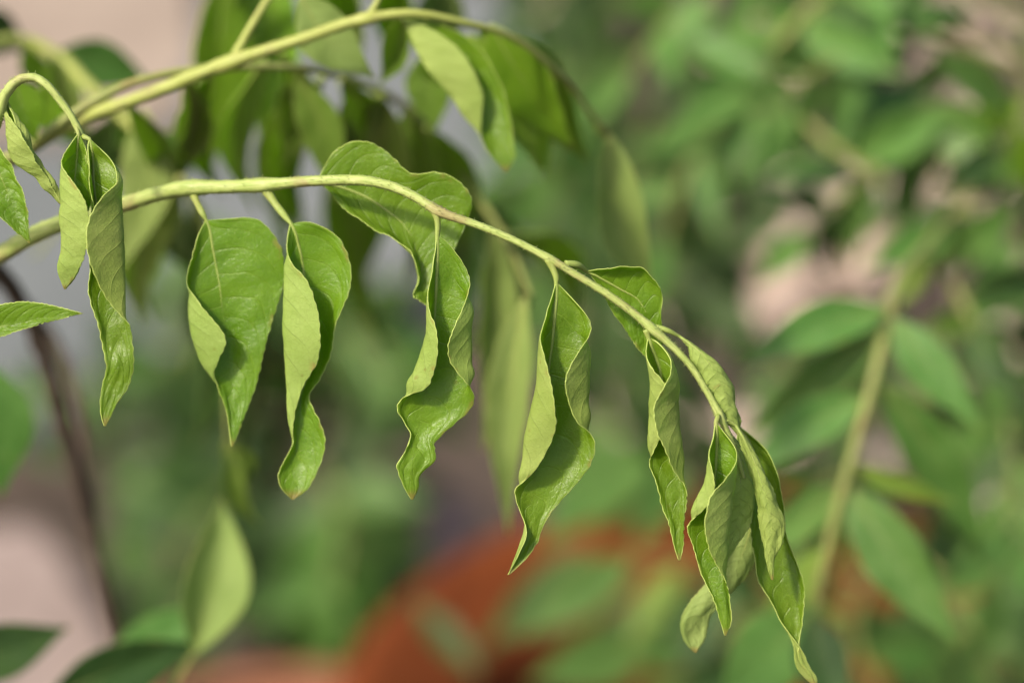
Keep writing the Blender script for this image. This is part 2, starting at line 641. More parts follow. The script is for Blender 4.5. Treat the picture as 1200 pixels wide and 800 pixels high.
def slab(name, corners_px, z0, thickness, mat, label, cat, seed):
    """irregular paving piece: top outline given on its own height, real thickness, chamfered edge"""
    rnd = random.Random(seed)
    pts = [G(x, y, z0 + thickness) for (x, y) in corners_px]
    ring = []
    m = len(pts)
    for i in range(m):
        a, b2 = pts[i], pts[(i + 1) % m]
        for k in range(8):
            q = a.lerp(b2, k / 8)
            ring.append(Vector((q.x + rnd.uniform(-1, 1) * 0.003, q.y + rnd.uniform(-1, 1) * 0.003, q.z)))
    cen = sum(ring, Vector()) / len(ring)
    k = len(ring)
    V = []
    for (sc_, dz) in ((1.0, -thickness - 0.012), (1.0, -0.006), (0.985, 0.0), (0.6, 0.001), (0.25, 0.0015)):
        for q in ring:
            V.append(Vector((cen.x + (q.x - cen.x) * sc_, cen.y + (q.y - cen.y) * sc_, z0 + thickness + dz)))
    V.append(Vector((cen.x, cen.y, z0 + thickness + 0.002)))
    F = []
    for r in range(4):
        for i in range(k):
            i2 = (i + 1) % k
            F.append((r * k + i, r * k + i2, (r + 1) * k + i2, (r + 1) * k + i))
    for i in range(k):
        F.append((4 * k + i, 4 * k + (i + 1) % k, 5 * k))
    o = mesh_obj(name, V, F, [mat], origin=(cen.x, cen.y, z0), smooth=False)
    return tag(o, label, cat)


M_PINK = rough_material('pink_stone', (0.21, 0.165, 0.145), (0.29, 0.23, 0.205), (0.11, 0.078, 0.068), 12, 30, 300, 0.85, 0.4, 0.002)
M_BEIGE = rough_material('beige_stone', (0.24, 0.19, 0.15), (0.33, 0.265, 0.21), (0.12, 0.095, 0.075), 10, 24, 260, 0.85, 0.4, 0.002)
M_GREY = rough_material('grey_concrete', (0.130, 0.143, 0.142), (0.165, 0.178, 0.176), (0.095, 0.104, 0.102), 8, 55, 300, 0.8, 0.4, 0.002)
M_MAUVE = rough_material('mauve_brick', (0.15, 0.105, 0.095), (0.20, 0.14, 0.125), (0.24, 0.19, 0.175), 20, 80, 300, 0.9, 0.6, 0.002)
M_CLAY = rough_material('terracotta', (0.115, 0.030, 0.009), (0.172, 0.046, 0.013), (0.055, 0.014, 0.006), 9, 26, 400, 0.9, 0.3, 0.0012, 0.08)
M_CLAY2 = rough_material('faded_terracotta', (0.20, 0.085, 0.045), (0.25, 0.11, 0.06), (0.16, 0.062, 0.032), 16, 60, 400, 0.85, 0.3, 0.0012)
M_POTSOIL = rough_material('potting_soil', (0.035, 0.022, 0.015), (0.065, 0.040, 0.028), (0.11, 0.075, 0.05), 30, 90, 500, 0.95, 1.0, 0.004)

slab('paving_slab', [(-160, 625), (45, 612), (125, 720), (170, 900), (-160, 960)], 0, 0.045, M_PINK,
     'pale pinkish stone slab behind the dark woody stem', 'slab', 1)
slab('paving_slab', [(-200, -60), (225, -60), (240, 60), (200, 130), (-200, 160)], 0, 0.05, M_BEIGE,
     'beige sunlit stone slab beside the grey concrete slab', 'slab', 2)
slab('concrete_slab', [(250, -40), (620, -20), (640, 270), (420, 330), (180, 430), (-120, 440), (-120, 190), (215, 150)], 0, 0.05, M_GREY,
     'large bluish grey concrete slab behind the wilted leaves', 'slab', 3)
slab('brick', [(380, 640), (545, 570), (570, 640), (420, 730)], 0, 0.075, M_MAUVE,
     'weathered mauve grey brick lying left of the big orange pot', 'brick', 4)


def pot(name, cx, cy, rim_z, r_rim, mat, label, wall=0.016, taper=0.72, soil_drop=0.045, lip=0.018):
    c = G(cx, cy, rim_z)
    c.z = 0
    prof = []
    h = rim_z
    # outside, rim band, rolled lip, inside
    prof += [(r_rim * taper * 0.96, 0.0), (r_rim * taper, 0.008), (r_rim * 0.905, h * 0.76), (r_rim * 0.925, h * 0.77),
             (r_rim * 0.975, h * 0.78), (r_rim * 0.985, h * 0.80), (r_rim * 0.995, h * 0.94), (r_rim, h * 0.975), (r_rim * 0.99, h * 0.995),
             (r_rim - wall * 0.5, h), (r_rim - wall * 0.9, h * 0.992), (r_rim - lip * 0.5, h - lip * 0.20), (r_rim - lip * 0.9, h - lip * 0.40), (r_rim - lip, h - lip * 0.5),
             (r_rim - lip - 0.004, h * 0.7 - lip * 0.2), (min(r_rim * taper - wall, r_rim - lip - 0.008), 0.03), (0.0005, 0.028)]
    S = 72
    V, F = [], []
    for k, (r, z) in enumerate(prof):
        for i in range(S):
            an = 2 * math.pi * i / S
            w = 1 + 0.006 * mnoise.noise(Vector((math.cos(an) * 2, math.sin(an) * 2, z * 9)))
            V.append(Vector((c.x + r * w * math.cos(an), c.y + r * w * math.sin(an), z)))
    for k in range(len(prof) - 1):
        for i in range(S):
            i2 = (i + 1) % S
            F.append((k * S + i, k * S + i2, (k + 1) * S + i2, (k + 1) * S + i))
    F.append(tuple(range(S))[::-1])
    e = empty(name, c)
    tag(e, label, 'pot')
    mesh_obj('pot_body', V, F, [mat], parent=e, origin=c)
    # soil fill
    zs = h - soil_drop
    rs = r_rim - lip - 0.006
    V, F = [], []
    rings = 10
    for k in range(rings + 1):
        r = rs * k / rings
        for i in range(40):
            an = 2 * math.pi * i / 40
            V.append(Vector((c.x + r * math.cos(an), c.y + r * math.sin(an),
                             zs + 0.012 * mnoise.noise(Vector((r * 22 * math.cos(an), r * 22 * math.sin(an), cx))) * (1 - k / rings * 0.5))))
    for k in range(rings):
        for i in range(40):
            i2 = (i + 1) % 40
            F.append((k * 40 + i, k * 40 + i2, (k + 1) * 40 + i2, (k + 1) * 40 + i))
    mesh_obj('soil', V, F, [M_POTSOIL], parent=e, origin=(c.x, c.y, zs))
    return e, Vector((c.x, c.y, zs))


pot1, pot1_soil = pot('flower_pot', 930, 850, 0.20, 0.185, M_CLAY, 'big orange terracotta pot holding the green leafy plant', soil_drop=0.085, lip=0.046)
pot2, pot2_soil = pot('flower_pot', 330, 905, 0.12, 0.085, M_CLAY2, 'small faded terracotta pot standing left of the big orange pot', soil_drop=0.02, lip=0.02)

# ================================================================== FOREGROUND WILTED PLANT
base_fg = G(175, 1100, 0.0)
base_fg.z = -0.004
plant = empty('curry_plant', base_fg)
tag(plant, 'wilted curry plant with curled drooping yellow green leaflets on arching stalks', 'plant')


def dpx(p):
    """world -> (px, py, depth)"""
    v = CR.inverted() @ (p - CAMP)
    d = -v.z
    return (600 + v.x / (K * d), 400 - v.y / (K * d), d)


bx, by, bd = dpx(base_fg - Vector((0, 0, 0.01)))
stem = stalk('stem', [(bx, by, bd, 12), (175, 900, 0.62, 11), (142, 765, 0.575, 10.5), (115, 662, 0.565, 10), (98, 585, 0.56, 10), (72, 490, 0.55, 9.5),
                      (45, 400, 0.54, 9.5), (18, 345, 0.53, 9.5), (-20, 300, 0.515, 10), (-70, 262, 0.497, 11), (-120, 235, 0.482, 11), (-150, 150, 0.48, 10)],
             M_BARK, plant, step=8, sides=14, jitter=0.35)
stalk('side_stem', [(112, 655, 0.566, 6), (102, 560, 0.58, 7), (90, 470, 0.59, 7), (66, 405, 0.595, 7), (20, 350, 0.59, 6), (-60, 300, 0.57, 6)],
      M_BARK, plant, step=8, jitter=0.3)

A_D = [(-120, 245, .478, 11.44), (-75, 330, 0.462, 11.44), (0, 298, 0.446, 10.56), (40, 275, 0.442, 10.12), (145, 239, 0.435, 9.24), (215, 221, 0.430, 8.36),
       (265, 219, .4275, 7.92), (305, 217, 0.4255, 7.22), (368, 212, 0.422, 6.16), (400, 211, .4208, 6.16), (430, 212, 0.4195, 5.98), (460, 219, 0.4185, 5.63), (485, 230, 0.4175, 5.46),
       (513, 247, 0.4165, 5.28), (560, 264, 0.4155, 4.66), (605, 283, 0.4148, 4.40), (645, 304, 0.4142, 4.40), (675, 322, .414, 4.31), (715, 347, 0.414, 4.66), (745, 369, .414, 4.75),
       (765, 386, 0.414, 5.13), (790, 408, 0.414, 4.27), (810, 430, .414, 3.99), (828, 458, 0.414, 3.99), (842, 484, 0.414, 4.37), (854, 510, 0.4148, 3.61), (864, 535, 0.4155, 2.85),
       (872, 560, 0.4165, 2.09)]
fA = stalk('leaf_stalk', A_D, M_STALK, plant, step=2.2, sides=16, hairs=1100, jitter=0.10,
           nodes=[(305, 217, .4255, .25), (513, 247, .4165, .22), (645, 304, .4142, .2), (765, 386, .414, .2), (844, 487, .414, .3), (222, 221, .43, .25)])


def T(*a):
    """five (x,y,z) triples from a flat list"""
    return [tuple(a[i:i + 3]) for i in range(0, 15, 3)]


# -- broad leaflet hanging at the stalk's first bend (A1)
leaflet([(242, 258, 0),
         T(236, 268, 6, 239, 267, 3, 245, 266, 0, 252, 261, 2, 258, 257, 4),
         T(227, 292, 10, 233, 292, 3, 249, 288, 0, 276, 270, 3, 296, 256, 2),
         T(220, 318, 14, 228, 320, 3, 254, 315, -2, 296, 296, 2, 326, 284, 0),
         T(221, 338, 18, 226, 342, 6, 258, 338, -3, 300, 322, 1, 333, 312, 0),
         T(232, 355, 26, 221, 356, 12, 260, 358, -5, 300, 345, 0, 331, 338, 0),
         T(250, 374, 30, 223, 378, 14, 263, 380, -7, 296, 370, -1, 322, 366, 0),
         T(265, 398, 30, 227, 402, 14, 266, 402, -8, 292, 396, -2, 314, 394, 0),
         T(257, 420, 22, 235, 424, 10, 268, 424, -7, 288, 420, -3, 308, 418, -1),
         T(252, 438, 12, 250, 444, 4, 270, 446, -5, 286, 444, -3, 301, 446, -1),
         T(256, 455, 5, 262, 458, 0, 271, 466, -3, 282, 466, -2, 293, 470, 0),
         T(264, 478, 2, 268, 482, 0, 272, 490, -1, 277, 489, 0, 284, 494, 1),
         (272, 523, 2)], 0.0125, fA, pet=[(225, 224, .4300, 6.0), (231, 238, .4280, 4.2), (238, 251, .4265, 4.0)], rib=(1.8, 0.5), seed=1, tilt=.02)
# -- leaflet with a long pale left flap (A2)
leaflet([(341, 262, 0),
         T(338, 272, 5, 341, 271, 2, 345, 270, 0, 351, 264, 2, 358, 260, 3),
         T(337, 290, 12, 340, 291, 4, 350, 288, -3, 374, 276, -2, 393, 275, 2),
         T(343, 308, 22, 334, 310, 8, 354, 306, -6, 388, 298, -4, 407, 297, 4),
         T(359, 330, 30, 333, 332, 12, 357, 328, -8, 392, 324, -5, 411, 324, 6),
         T(371, 362, 34, 332, 362, 14, 360, 358, -10, 388, 354, -6, 405, 354, 8),
         T(376, 395, 34, 333, 396, 14, 362, 392, -10, 381, 386, -6, 392, 384, 8),
         T(371, 426, 26, 334, 428, 11, 360, 424, -8, 378, 418, -4, 388, 416, 6),
         T(357, 449, 18, 336, 452, 8, 356, 448, -6, 366, 446, -3, 374, 444, 3),
         T(347, 476, 12, 337, 478, 6, 351, 474, -4, 357, 470, -2, 362, 464, 2),
         T(343, 505, 6, 340, 506, 3, 349, 504, -5, 364, 496, -4, 375, 494, 3),
         T(341, 521, 2, 343, 522, -1, 348, 524, -6, 366, 516, -4, 380, 513, 4),
         T(331, 543, 4, 337, 545, -2, 346, 546, -6, 362, 540, -4, 377, 535, 4),
         T(326, 559, 4, 333, 561, 0, 345, 563, -3, 357, 558, -2, 367, 562, 3),
         T(332, 575, 2, 337, 577, 0, 344, 577, -1, 350, 577, 0, 356, 577, 2),
         (343, 585, 0)], 0.0095, fA, pet=[(311, 221, .4255, 7), (322, 238, .4248, 4.8), (333, 252, .424, 4.4)], rib=(2.0, 0.5), seed=2, tilt=.03)
# -- broad leaflet behind the stalk's arch (A3)
leaflet([(372, 213, 0),
         T(384, 188, 2, 380, 200, 1, 380, 214, 0, 382, 219, 1, 384, 223, 2),
         T(402, 171, 4, 400, 192, 0, 402, 220, -3, 400, 232, 0, 400, 241, 6),
         T(428, 166, 4, 426, 192, 0, 428, 230, -6, 424, 248, -2, 421, 257, 9),
         T(455, 180, 4, 452, 206, 0, 450, 244, -8, 447, 264, -3, 446, 273, 11),
         T(484, 204, 5, 476, 226, -2, 470, 260, -9, 470, 285, 0, 461, 279, 13),
         T(512, 202, 6, 500, 230, -3, 483, 278, -9, 487, 302, 2, 478, 291, 14),
         T(538, 213, 4, 520, 246, -4, 492, 300, -9, 491, 326, 3, 487, 307, 12),
         T(553, 236, 0, 530, 268, -5, 497, 318, -8, 488, 340, 2, 490, 328, 8),
         T(546, 262, -2, 526, 292, -5, 500, 334, -6, 490, 344, 0, 484, 347, 4),
         T(528, 304, -2, 516, 322, -4, 502, 346, -4, 496, 350, -1, 491, 352, 2),
         (505, 361, 0)], 0.0125, fA, pet=[(366, 212, .4224, 4)], rib=(2.4, 0.7), seed=3, tilt=-.02, flip=True)
# -- twisted leaflet with two flaps (A4)
leaflet([(512.5, 276, 0),
         T(510, 292, 4, 511, 292, 2, 512.5, 291, 0, 519, 286, 1, 525, 285, 2),
         T(506, 316, 10, 508, 316, 4, 512, 314, 0, 530, 309, -3, 545, 313, 3),
         T(501, 342, 18, 503, 342, 7, 511, 340, -2, 534, 336, -5, 550, 333, 8),
         T(503, 366, 26, 501, 368, 12, 510, 364, -6, 551, 358, 2, 543, 360, 20),
         T(511, 388, 32, 500, 392, 14, 508, 388, -9, 552, 382, 4, 529, 388, 27),
         T(512, 412, 32, 494, 412, 14, 505, 412, -10, 553, 404, 5, 525, 405, 27),
         T(507, 437, 28, 485, 435, 12, 502, 434, -9, 553, 424, 4, 529, 425, 21),
         T(497, 456, 22, 478, 450, 10, 499, 456, -8, 552, 444, 2, 544, 447, 11),
         T(473, 466, 10, 480, 464, 4, 496, 472, -6, 530, 468, -6, 555, 466, 2),
         T(465, 479, 5, 475, 482, -2, 493, 488, -6, 524, 482, -8, 549, 482, -2),
         T(473, 495, 3, 479, 499, -3, 490, 504, -6, 512, 497, -7, 530, 499, -3),
         T(482, 509, 4, 484, 512, 0, 489, 516, -3, 500, 512, -4, 511, 516, -2),
         T(478, 527, 8, 478, 529, 4, 487, 530, 2, 500, 528, 1, 509, 527, 2),
         T(466, 545, 7, 472, 546, 4, 484, 544, 4, 497, 541, 2, 509, 540, 2),
         T(469, 558, 4, 474, 558, 3, 481, 558, 3, 487, 557, 1, 492, 556, 0),
         T(475, 573, 2, 478, 573, 2, 482, 573, 2, 486, 573, 1, 490, 572, 0),
         (483, 585, 0)], 0.0025, fA, pet=[(508, 244, .4166, 5.6), (512, 256, .4165, 3.9), (513, 266, .4165, 3.4)], rib=(2.5, 0.6), seed=4, tilt=.015)
# -- big leaflet with a pale left flap and right fold (A5)
leaflet([(652, 331, 0),
         T(647, 346, 7, 648.5, 346, 3, 652, 345, 0, 659, 341, 1, 664, 343, 3),
         T(639, 370, 17, 642, 371, 6, 650, 368, 0, 674, 362, -3, 688, 371, 5),
         T(632, 393, 26, 634, 394, 10, 648, 392, -3, 676, 388, -6, 691, 386, 10),
         T(636, 419, 36, 630, 421, 16, 645, 417, -6, 691, 410, 2, 675, 416, 28),
         T(646, 447, 40, 628, 450, 18, 642, 446, -9, 691, 440, 5, 662.5, 444, 32),
         T(651, 478, 40, 621, 482, 18, 638, 478, -10, 690, 468, 5, 667, 470, 27),
         T(650.5, 503, 35, 616, 511, 16, 634, 508, -9, 689, 490, 3, 677, 496, 17),
         T(641, 528, 27, 613.5, 536, 12, 630, 534, -7, 674, 518, -6, 696, 515, 5),
         T(625, 554, 17, 609, 557, 8, 627, 556, -5, 668, 545, -8, 694, 541, -1),
         T(604, 571, 8, 612, 573, 2, 625, 577, -5, 652, 570, -8, 675, 567, -3),
         T(606, 590, 4, 612, 593, 0, 621, 598, -4, 641, 591, -6, 652, 592, -5),
         T(614, 611, 4, 616, 614, 1, 618, 615, -2, 629, 611, -4, 638, 613, -4),
         T(617, 627, 12, 611.5, 633, 7, 613, 634, 0, 622, 631, -3, 630, 634, -4),
         T(608, 648, 8, 605, 650, 5, 606, 651, 0, 612, 650, -2, 618, 652, -2),
         (596, 673, 0)], 0.0, fA, pet=[(643, 303, .4141, 5.6), (649, 317, .4141, 4.2), (652, 326, .414, 3.7)], rib=(2.4, 0.6), seed=5, tilt=.012)
# -- hooded leaflet above the stalk (A6)
leaflet([(688, 318, 0),
         T(697, 316, 10, 699, 319, 4, 698, 322, 0, 698, 326, -2, 698, 330, -4),
         T(714, 314, 18, 712, 319, 6, 712, 330, -2, 710, 340, -6, 708, 346, -8),
         T(734, 311, 20, 731, 317, 6, 730, 340, -4, 724, 356, -8, 718, 366, -10),
         T(752, 316, 16, 753, 321, 4, 747, 350, -5, 738, 370, -10, 730, 382, -12),
         T(768, 329, 6, 766, 340, -2, 757, 366, -7, 748, 386, -12, 741, 398, -14),
         T(776, 346, -2, 772, 360, -7, 763, 383, -11, 756, 398, -14, 749, 410, -16),
         T(775, 372, -8, 772, 384, -11, 766, 400, -14, 761, 408, -16, 757, 418, -18),
         T(777, 396, -12, 774, 402, -14, 769, 412, -16, 765, 418, -18, 762, 424, -20),
         (767, 434, -20)], 0.004, fA, pet=[(662, 309, .4146, 4.2), (676, 310, .4155, 4.0)], rib=(2.2, 0.6), seed=6, flip=True)
# -- narrow rolled leaflet (A7)
leaflet([(760, 396, 0),
         T(758, 403, 7, 759, 403, 3, 762, 402, 0, 767, 399, 2, 770, 401, 5),
         T(757, 416, 18, 759, 417, 5, 767, 415, -5, 781, 413, 1, 786, 419, 13),
         T(765, 433, 27, 760, 436, 10, 773, 433, -8, 790, 434, 5, 787, 435, 25),
         T(779, 451, 30, 763, 455, 12, 776, 452, -9, 795, 452, 8, 778, 452, 37),
         T(781, 476, 26, 761, 478, 10, 778, 476, -8, 795, 474, 8, 768, 474, 39),
         T(778, 503, 20, 761, 502, 9, 779, 502, -8, 796, 498, 8, 769, 502, 35),
         T(767, 527, 12, 762, 526, 6, 782, 526, -6, 800, 520, 8, 779, 526, 28),
         T(762, 542, 6, 769, 543, 0, 788, 545, -4, 802, 541, 6, 789, 547, 20),
         T(768, 564, 4, 777, 565, -1, 793, 566, -3, 800, 565, 0, 802, 567, 6),
         T(776, 591, 3, 784, 591, -1, 795, 592, -2, 800, 592, 0, 803, 592, 3),
         T(785, 617, 2, 790, 618, 0, 796, 620, -1, 799, 620, 0, 801.5, 620, 2),
         T(790, 640, 1, 792, 641, 0, 796, 643, 0, 798, 643, 0, 800, 643, 1),
         (796, 656, 0)], 0.0, fA, pet=[(757, 386, .4138, 4.0)], rib=(2.4, 0.7), seed=7, across=30)
# -- pale leaflet lying along the upper side of the stalk, underside out (A8)
leaflet([(796, 394, 0),
         T(803, 403, 2, 804, 402, 4, 806, 401, 5, 808, 401, 4, 810, 402, 1),
         T(808, 418, 0, 813, 416, 7, 821, 413, 9, 828, 415, 7, 831, 420, 0),
         T(813, 432, -3, 822, 431, 7, 834, 430, 10, 843, 430, 6, 846, 435, -3),
         T(820, 447, -4, 830, 446, 7, 842, 446, 10, 853, 447, 5, 856, 450, -5),
         T(829, 464, -4, 839, 463, 6, 850, 464, 8, 859, 465, 3, 862, 467, -6),
         T(838, 480, -4, 846, 480, 4, 855, 481, 5, 862, 482, 0, 865, 484, -7),
         T(849, 494, -4, 853, 494, 1, 859, 495, 1, 864, 496, -2, 867, 497, -8),
         (866, 510, -6)], 0.0012, fA, pet=[(768, 383, .4145, 3.6), (782, 387, .4143, 3.2)], rib=(1.6, 0.5), seed=8, flip=True)
# -- curled leaflet at the stalk's end, left of the cluster (A9)
leaflet([(839, 495, 4),
         T(836, 507, 10, 837, 507, 6, 839.5, 506, 4, 844, 503, 5, 847, 505, 8),
         T(831, 524, 18, 833, 524, 8, 840, 522, 0, 854, 518, 2, 860, 524, 12),
         T(833, 541, 24, 830, 543, 12, 839, 541, -4, 862, 538, 8, 861, 543, 26),
         T(837, 560, 28, 825, 562, 14, 838, 560, -6, 861, 560, 10, 850, 562, 34),
         T(834, 585, 26, 817, 584, 13, 838, 584, -6, 858, 584, 10, 834, 581, 38),
         T(824, 598, 20, 811, 600, 11, 838, 602, -6, 855, 606, 10, 828, 602, 38),
         T(806, 615, 8, 814, 618, 2, 840, 622, -5, 853, 628, 10, 827, 622, 34),
         T(811, 634, 4, 820, 638, -1, 842, 642, -3, 852, 646, 9, 832, 644, 26),
         T(818, 657, 3, 826, 659, -1, 845, 663, 0, 851, 666, 4, 841, 664, 14),
         T(826, 681, 3, 833, 682, 0, 847, 684, 2, 850, 684, 2, 853, 686, 5),
         T(837, 704, 2, 842, 704, 1, 850, 705, 3, 853, 706, 1, 856, 708, 2),
         T(844, 726, 1, 847, 726, 1, 852, 726, 2, 855, 727, 1, 857, 728, 1),
         (850, 744, 0)], -0.001, fA, pet=[(842, 486, .4132, 3)], rib=(2.2, 1.0), seed=9, across=30)
# -- pale leaflet in the cluster's middle, underside out (A10)
leaflet([(856, 508, 0),
         T(852, 522, -4, 856, 521, 1, 861, 520, 3, 866, 522, 1, 870, 524, -3),
         T(850, 548, -6, 857, 547, 3, 866, 546, 6, 874, 547, 3, 879, 548, -5),
         T(848, 574, -6, 857, 574, 4, 868, 573, 6, 879, 573, 2, 885, 572, -4),
         T(847, 600, -6, 855, 600, 3, 866, 600, 4, 877, 599, 2, 883, 599, -1),
         T(847, 622, -4, 852, 622, 2, 860, 622, 2, 869, 620, 1, 876, 620, 1),
         T(848, 640, -3, 850, 640, 1, 854, 641, 1, 860, 639, 1, 865, 636, 2),
         (850, 660, 0)], 0.0035, fA, rib=(1.8, 0.5), seed=10, flip=True)
# -- pale leaflet at the cluster's right, underside out (A11)
leaflet([(862, 498, 0),
         T(866, 512, -2, 868, 511, 2, 870, 511, 4, 872, 510, 2, 874, 510, -2),
         T(874, 536, -3, 878, 536, 3, 882, 536, 5, 886, 536, 3, 889, 537, -2),
         T(882, 562, -4, 887, 563, 4, 892, 563, 6, 898, 563, 4, 902, 564, -2),
         T(887, 588, -4, 892, 589, 5, 899, 589, 7, 907, 589, 4, 911, 590, -2),
         T(890, 612, -3, 896, 613, 4, 904, 613, 6, 913, 612, 3, 919, 613, -2),
         T(894, 634, -2, 898, 635, 3, 903, 636, 4, 910, 636, 2, 915, 637, -1),
         T(898, 655, -1, 900, 656, 1, 903, 657, 2, 906, 657, 1, 908, 657, 0),
         T(901, 668, 0, 902, 668, 1, 904, 668, 2, 906, 668, 1, 907, 668, 0),
         (905, 679, 0)], 0.001, fA, rib=(1.8, 0.5), seed=11, flip=True, pet=[(851, 492, .4145, 3)])
# -- dark leaflet behind the cluster with a pale twisted tail (A12)
leaflet([(866, 500, 0),
         T(864, 514, 0, 868, 512, -2, 874, 510, -3, 880, 512, -1, 884, 514, 3),
         T(872, 546, 0, 878, 544, -4, 887, 540, -6, 899, 536, -3, 908, 545, 4),
         T(878, 582, 0, 885, 580, -5, 895, 576, -7, 908, 570, -4, 916, 576, 3),
         T(880, 620, 2, 887, 620, -5, 900, 618, -8, 914, 614, -5, 921, 620, 2),
         T(884, 652, 3, 893, 654, -4, 911, 652, -7, 926, 648, -4, 934, 656, 3),
         T(890, 682, 4, 899, 684, -2, 920, 684, -5, 936, 680, -3, 943, 688, 3),
         T(904, 708, 6, 910, 710, 0, 926, 712, -4, 938, 712, -2, 943, 712, 3),
         T(920, 732, 8, 919, 735, 4, 930, 736, -1, 937, 736, 0, 940, 736, 4),
         T(934, 752, 10, 925, 745, 7, 932, 750, 1, 936, 749, 3, 937, 748, 6),
         T(942, 766, 8, 931, 760, 8, 934, 764, 3, 938, 762, 5, 936, 760, 8),
         T(949, 781, 5, 933, 776, 7, 937, 779, 4, 942, 777, 5, 938, 775, 7),
         T(957, 794, 3, 940, 790, 5, 945, 792, 4, 950, 789, 4, 946, 787, 5),
         (956, 805, 2)], 0.008, fA, rib=(1.6, 0.5), seed=12, ripple=0.8)
# -- leaflet hooked back to the left below the cluster (A13)
leaflet([(886, 590, 0),
         T(872, 604, 0, 876, 606, 3, 882, 608, 4, 888, 610, 3, 892, 612, 0),
         T(852, 638, 0, 860, 642, 6, 870, 648, 7, 880, 652, 4, 886, 654, -2),
         T(842, 664, 0, 850, 668, 6, 858, 674, 7, 866, 678, 4, 871, 680, -2),
         T(824, 688, 0, 831, 692, 6, 839, 698, 6, 846, 701, 3, 850, 702, -2),
         T(808, 706, 0, 814, 711, 6, 822, 717, 6, 829, 718, 2, 834, 720, -1),
         T(798, 725, 1, 803, 728, 5, 812, 733, 3, 822, 733, 0, 829, 735, -1),
         T(799, 743, 1, 803, 744, 2, 811, 745, -2, 819, 745, -1, 826, 747, 1),
         T(806, 756, 1, 809, 756, 1, 813, 756, 0, 817, 756, 0, 820, 757, 1),
         (815, 764, 0)], 0.014, fA, ls='p', rib=(1.4, 0.5), seed=13, flip=True)

# ---- second stalk, arching at the left with rolled leaflets
fB = stalk('leaf_stalk', [(-130, 225, .474, 9), (-60, 250, .438, 8), (-15, 178, .4215, 7), (0, 131, 0.4165, 6.2), (7, 110, 0.4155, 6), (22, 94, 0.415, 5.6), (40, 91, 0.4145, 5.2),
                          (54, 99, 0.414, 4.8), (68, 115, 0.414, 4.6), (80, 131, 0.414, 4.5), (90, 148, .414, 4.4), (97, 165, 0.414, 4.0), (103, 188, 0.414, 3.0), (107, 215, .414, 1.8)],
           M_STALK, plant, step=2.2, sides=14, hairs=420)
leaflet([(92, 157, 0),
         T(85, 166, 8, 87, 166, 4, 91, 165, 0, 96, 168, 0, 99, 170, 1),
         T(74, 184, 16, 77, 185, 5, 90, 184, -7, 100, 186, -5, 104, 188, 2),
         T(78, 205, 26, 71, 206, 10, 88, 205, -10, 101, 206, -6, 105, 208, 3),
         T(94, 226, 34, 71, 228, 13, 86, 226, -11, 101, 226, -5, 105, 228, 4),
         T(104, 258, 32, 71, 260, 13, 85, 260, -10, 98, 262, -4, 102, 262, 4),
         T(101, 288, 26, 72, 290, 10, 84, 290, -8, 94, 292, -3, 98, 292, 3),
         T(94, 312, 16, 68, 312, 7, 81, 312, -4, 88, 314, -2, 92, 314, 2),
         T(84, 329, 6, 71, 327, 3, 78, 328, -1, 81, 330, 0, 84, 330, 1),
         (76, 339, 0)], -0.001, fB, pet=[(88, 145, .414, 3.2)], rib=(1.8, 0.6), seed=21, across=28)
leaflet([(105, 163, 0),
         T(103, 174, 4, 104, 174, 2, 107, 173, 0, 112, 171, 2, 116, 173, 4),
         T(104, 192, 9, 105, 192, 4, 109, 190, -6, 126, 186, -4, 133, 192, 7),
         T(106, 213, 12, 107, 212, 4, 110, 210, -8, 141, 212, 4, 137, 212, 17),
         T(108, 234, 12, 108, 233, 4, 112, 230, -9, 143, 232, 6, 121, 229, 30),
         T(110, 258, 8, 108, 258, 0, 116, 256, -9, 143, 258, 7, 107, 252, 37),
         T(108, 287, 4, 110, 287, -2, 120, 286, -8, 144, 287, 7, 102, 282, 37),
         T(106, 313, 6, 112, 312, 0, 125, 311, -6, 145, 311, 6, 107, 311, 30),
         T(103, 333, 8, 110, 334, 0, 131, 335, -4, 147, 335, 5, 118, 337, 20),
         T(109, 361, 7, 118, 361, 0, 136, 360, -2, 147, 359, 3, 135, 362, 10),
         T(116, 384, 6, 124, 383, 1, 138, 382, 0, 146, 381, 1, 151, 381, 3),
         T(120, 405, 4, 128, 405, 0, 139, 404, -1, 148, 403, 0, 155, 403, 3),
         T(125, 429, 4, 131, 428, 4, 139, 427, 6, 148, 428, 4, 157, 430, 3),
         T(121, 450, 3, 126, 450, 1, 135, 450, 0, 143, 450, 1, 150, 452, 3),
         T(118, 475, 2, 122, 475, 0, 128, 475, -1, 133, 474, 0, 137, 473, 2),
         T(119, 489, 1, 121, 489, 0, 125, 489, 0, 127, 489, 0, 130, 488, 1),
         (123, 499, 0)], -0.001, fB, pet=[(97, 160, .4135, 3.6)], rib=(1.8, 0.6), seed=22, across=30, crenate=0.8)
leaflet([(8, 118, 0),
         T(7, 128, 4, 6, 129, 3, 9, 129, 0, 13, 127, 3, 12, 128, 6),
         T(16, 144, 12, 7, 147, 6, 12, 146, -4, 22, 141, 3, 18, 143, 10),
         T(28, 162, 18, 9, 166, 8, 18, 164, -6, 34, 158, 4, 26, 163, 12),
         T(36, 178, 18, 12, 182, 8, 24, 178, -6, 38, 172, 4, 28, 178, 12),
         T(42, 190, 14, 21, 195, 8, 33, 190, -5, 46, 187, 4, 36, 190, 10),
         T(52, 204, 10, 39, 206, 6, 48, 203, -3, 57, 203, 4, 50, 206, 7),
         T(62, 220, 6, 53, 222, 4, 59, 219, -1, 67, 219, 3, 62, 222, 5),
         (72, 240, 0)], 0.003, fB, rib=(1.4, 0.5), seed=23, across=26)
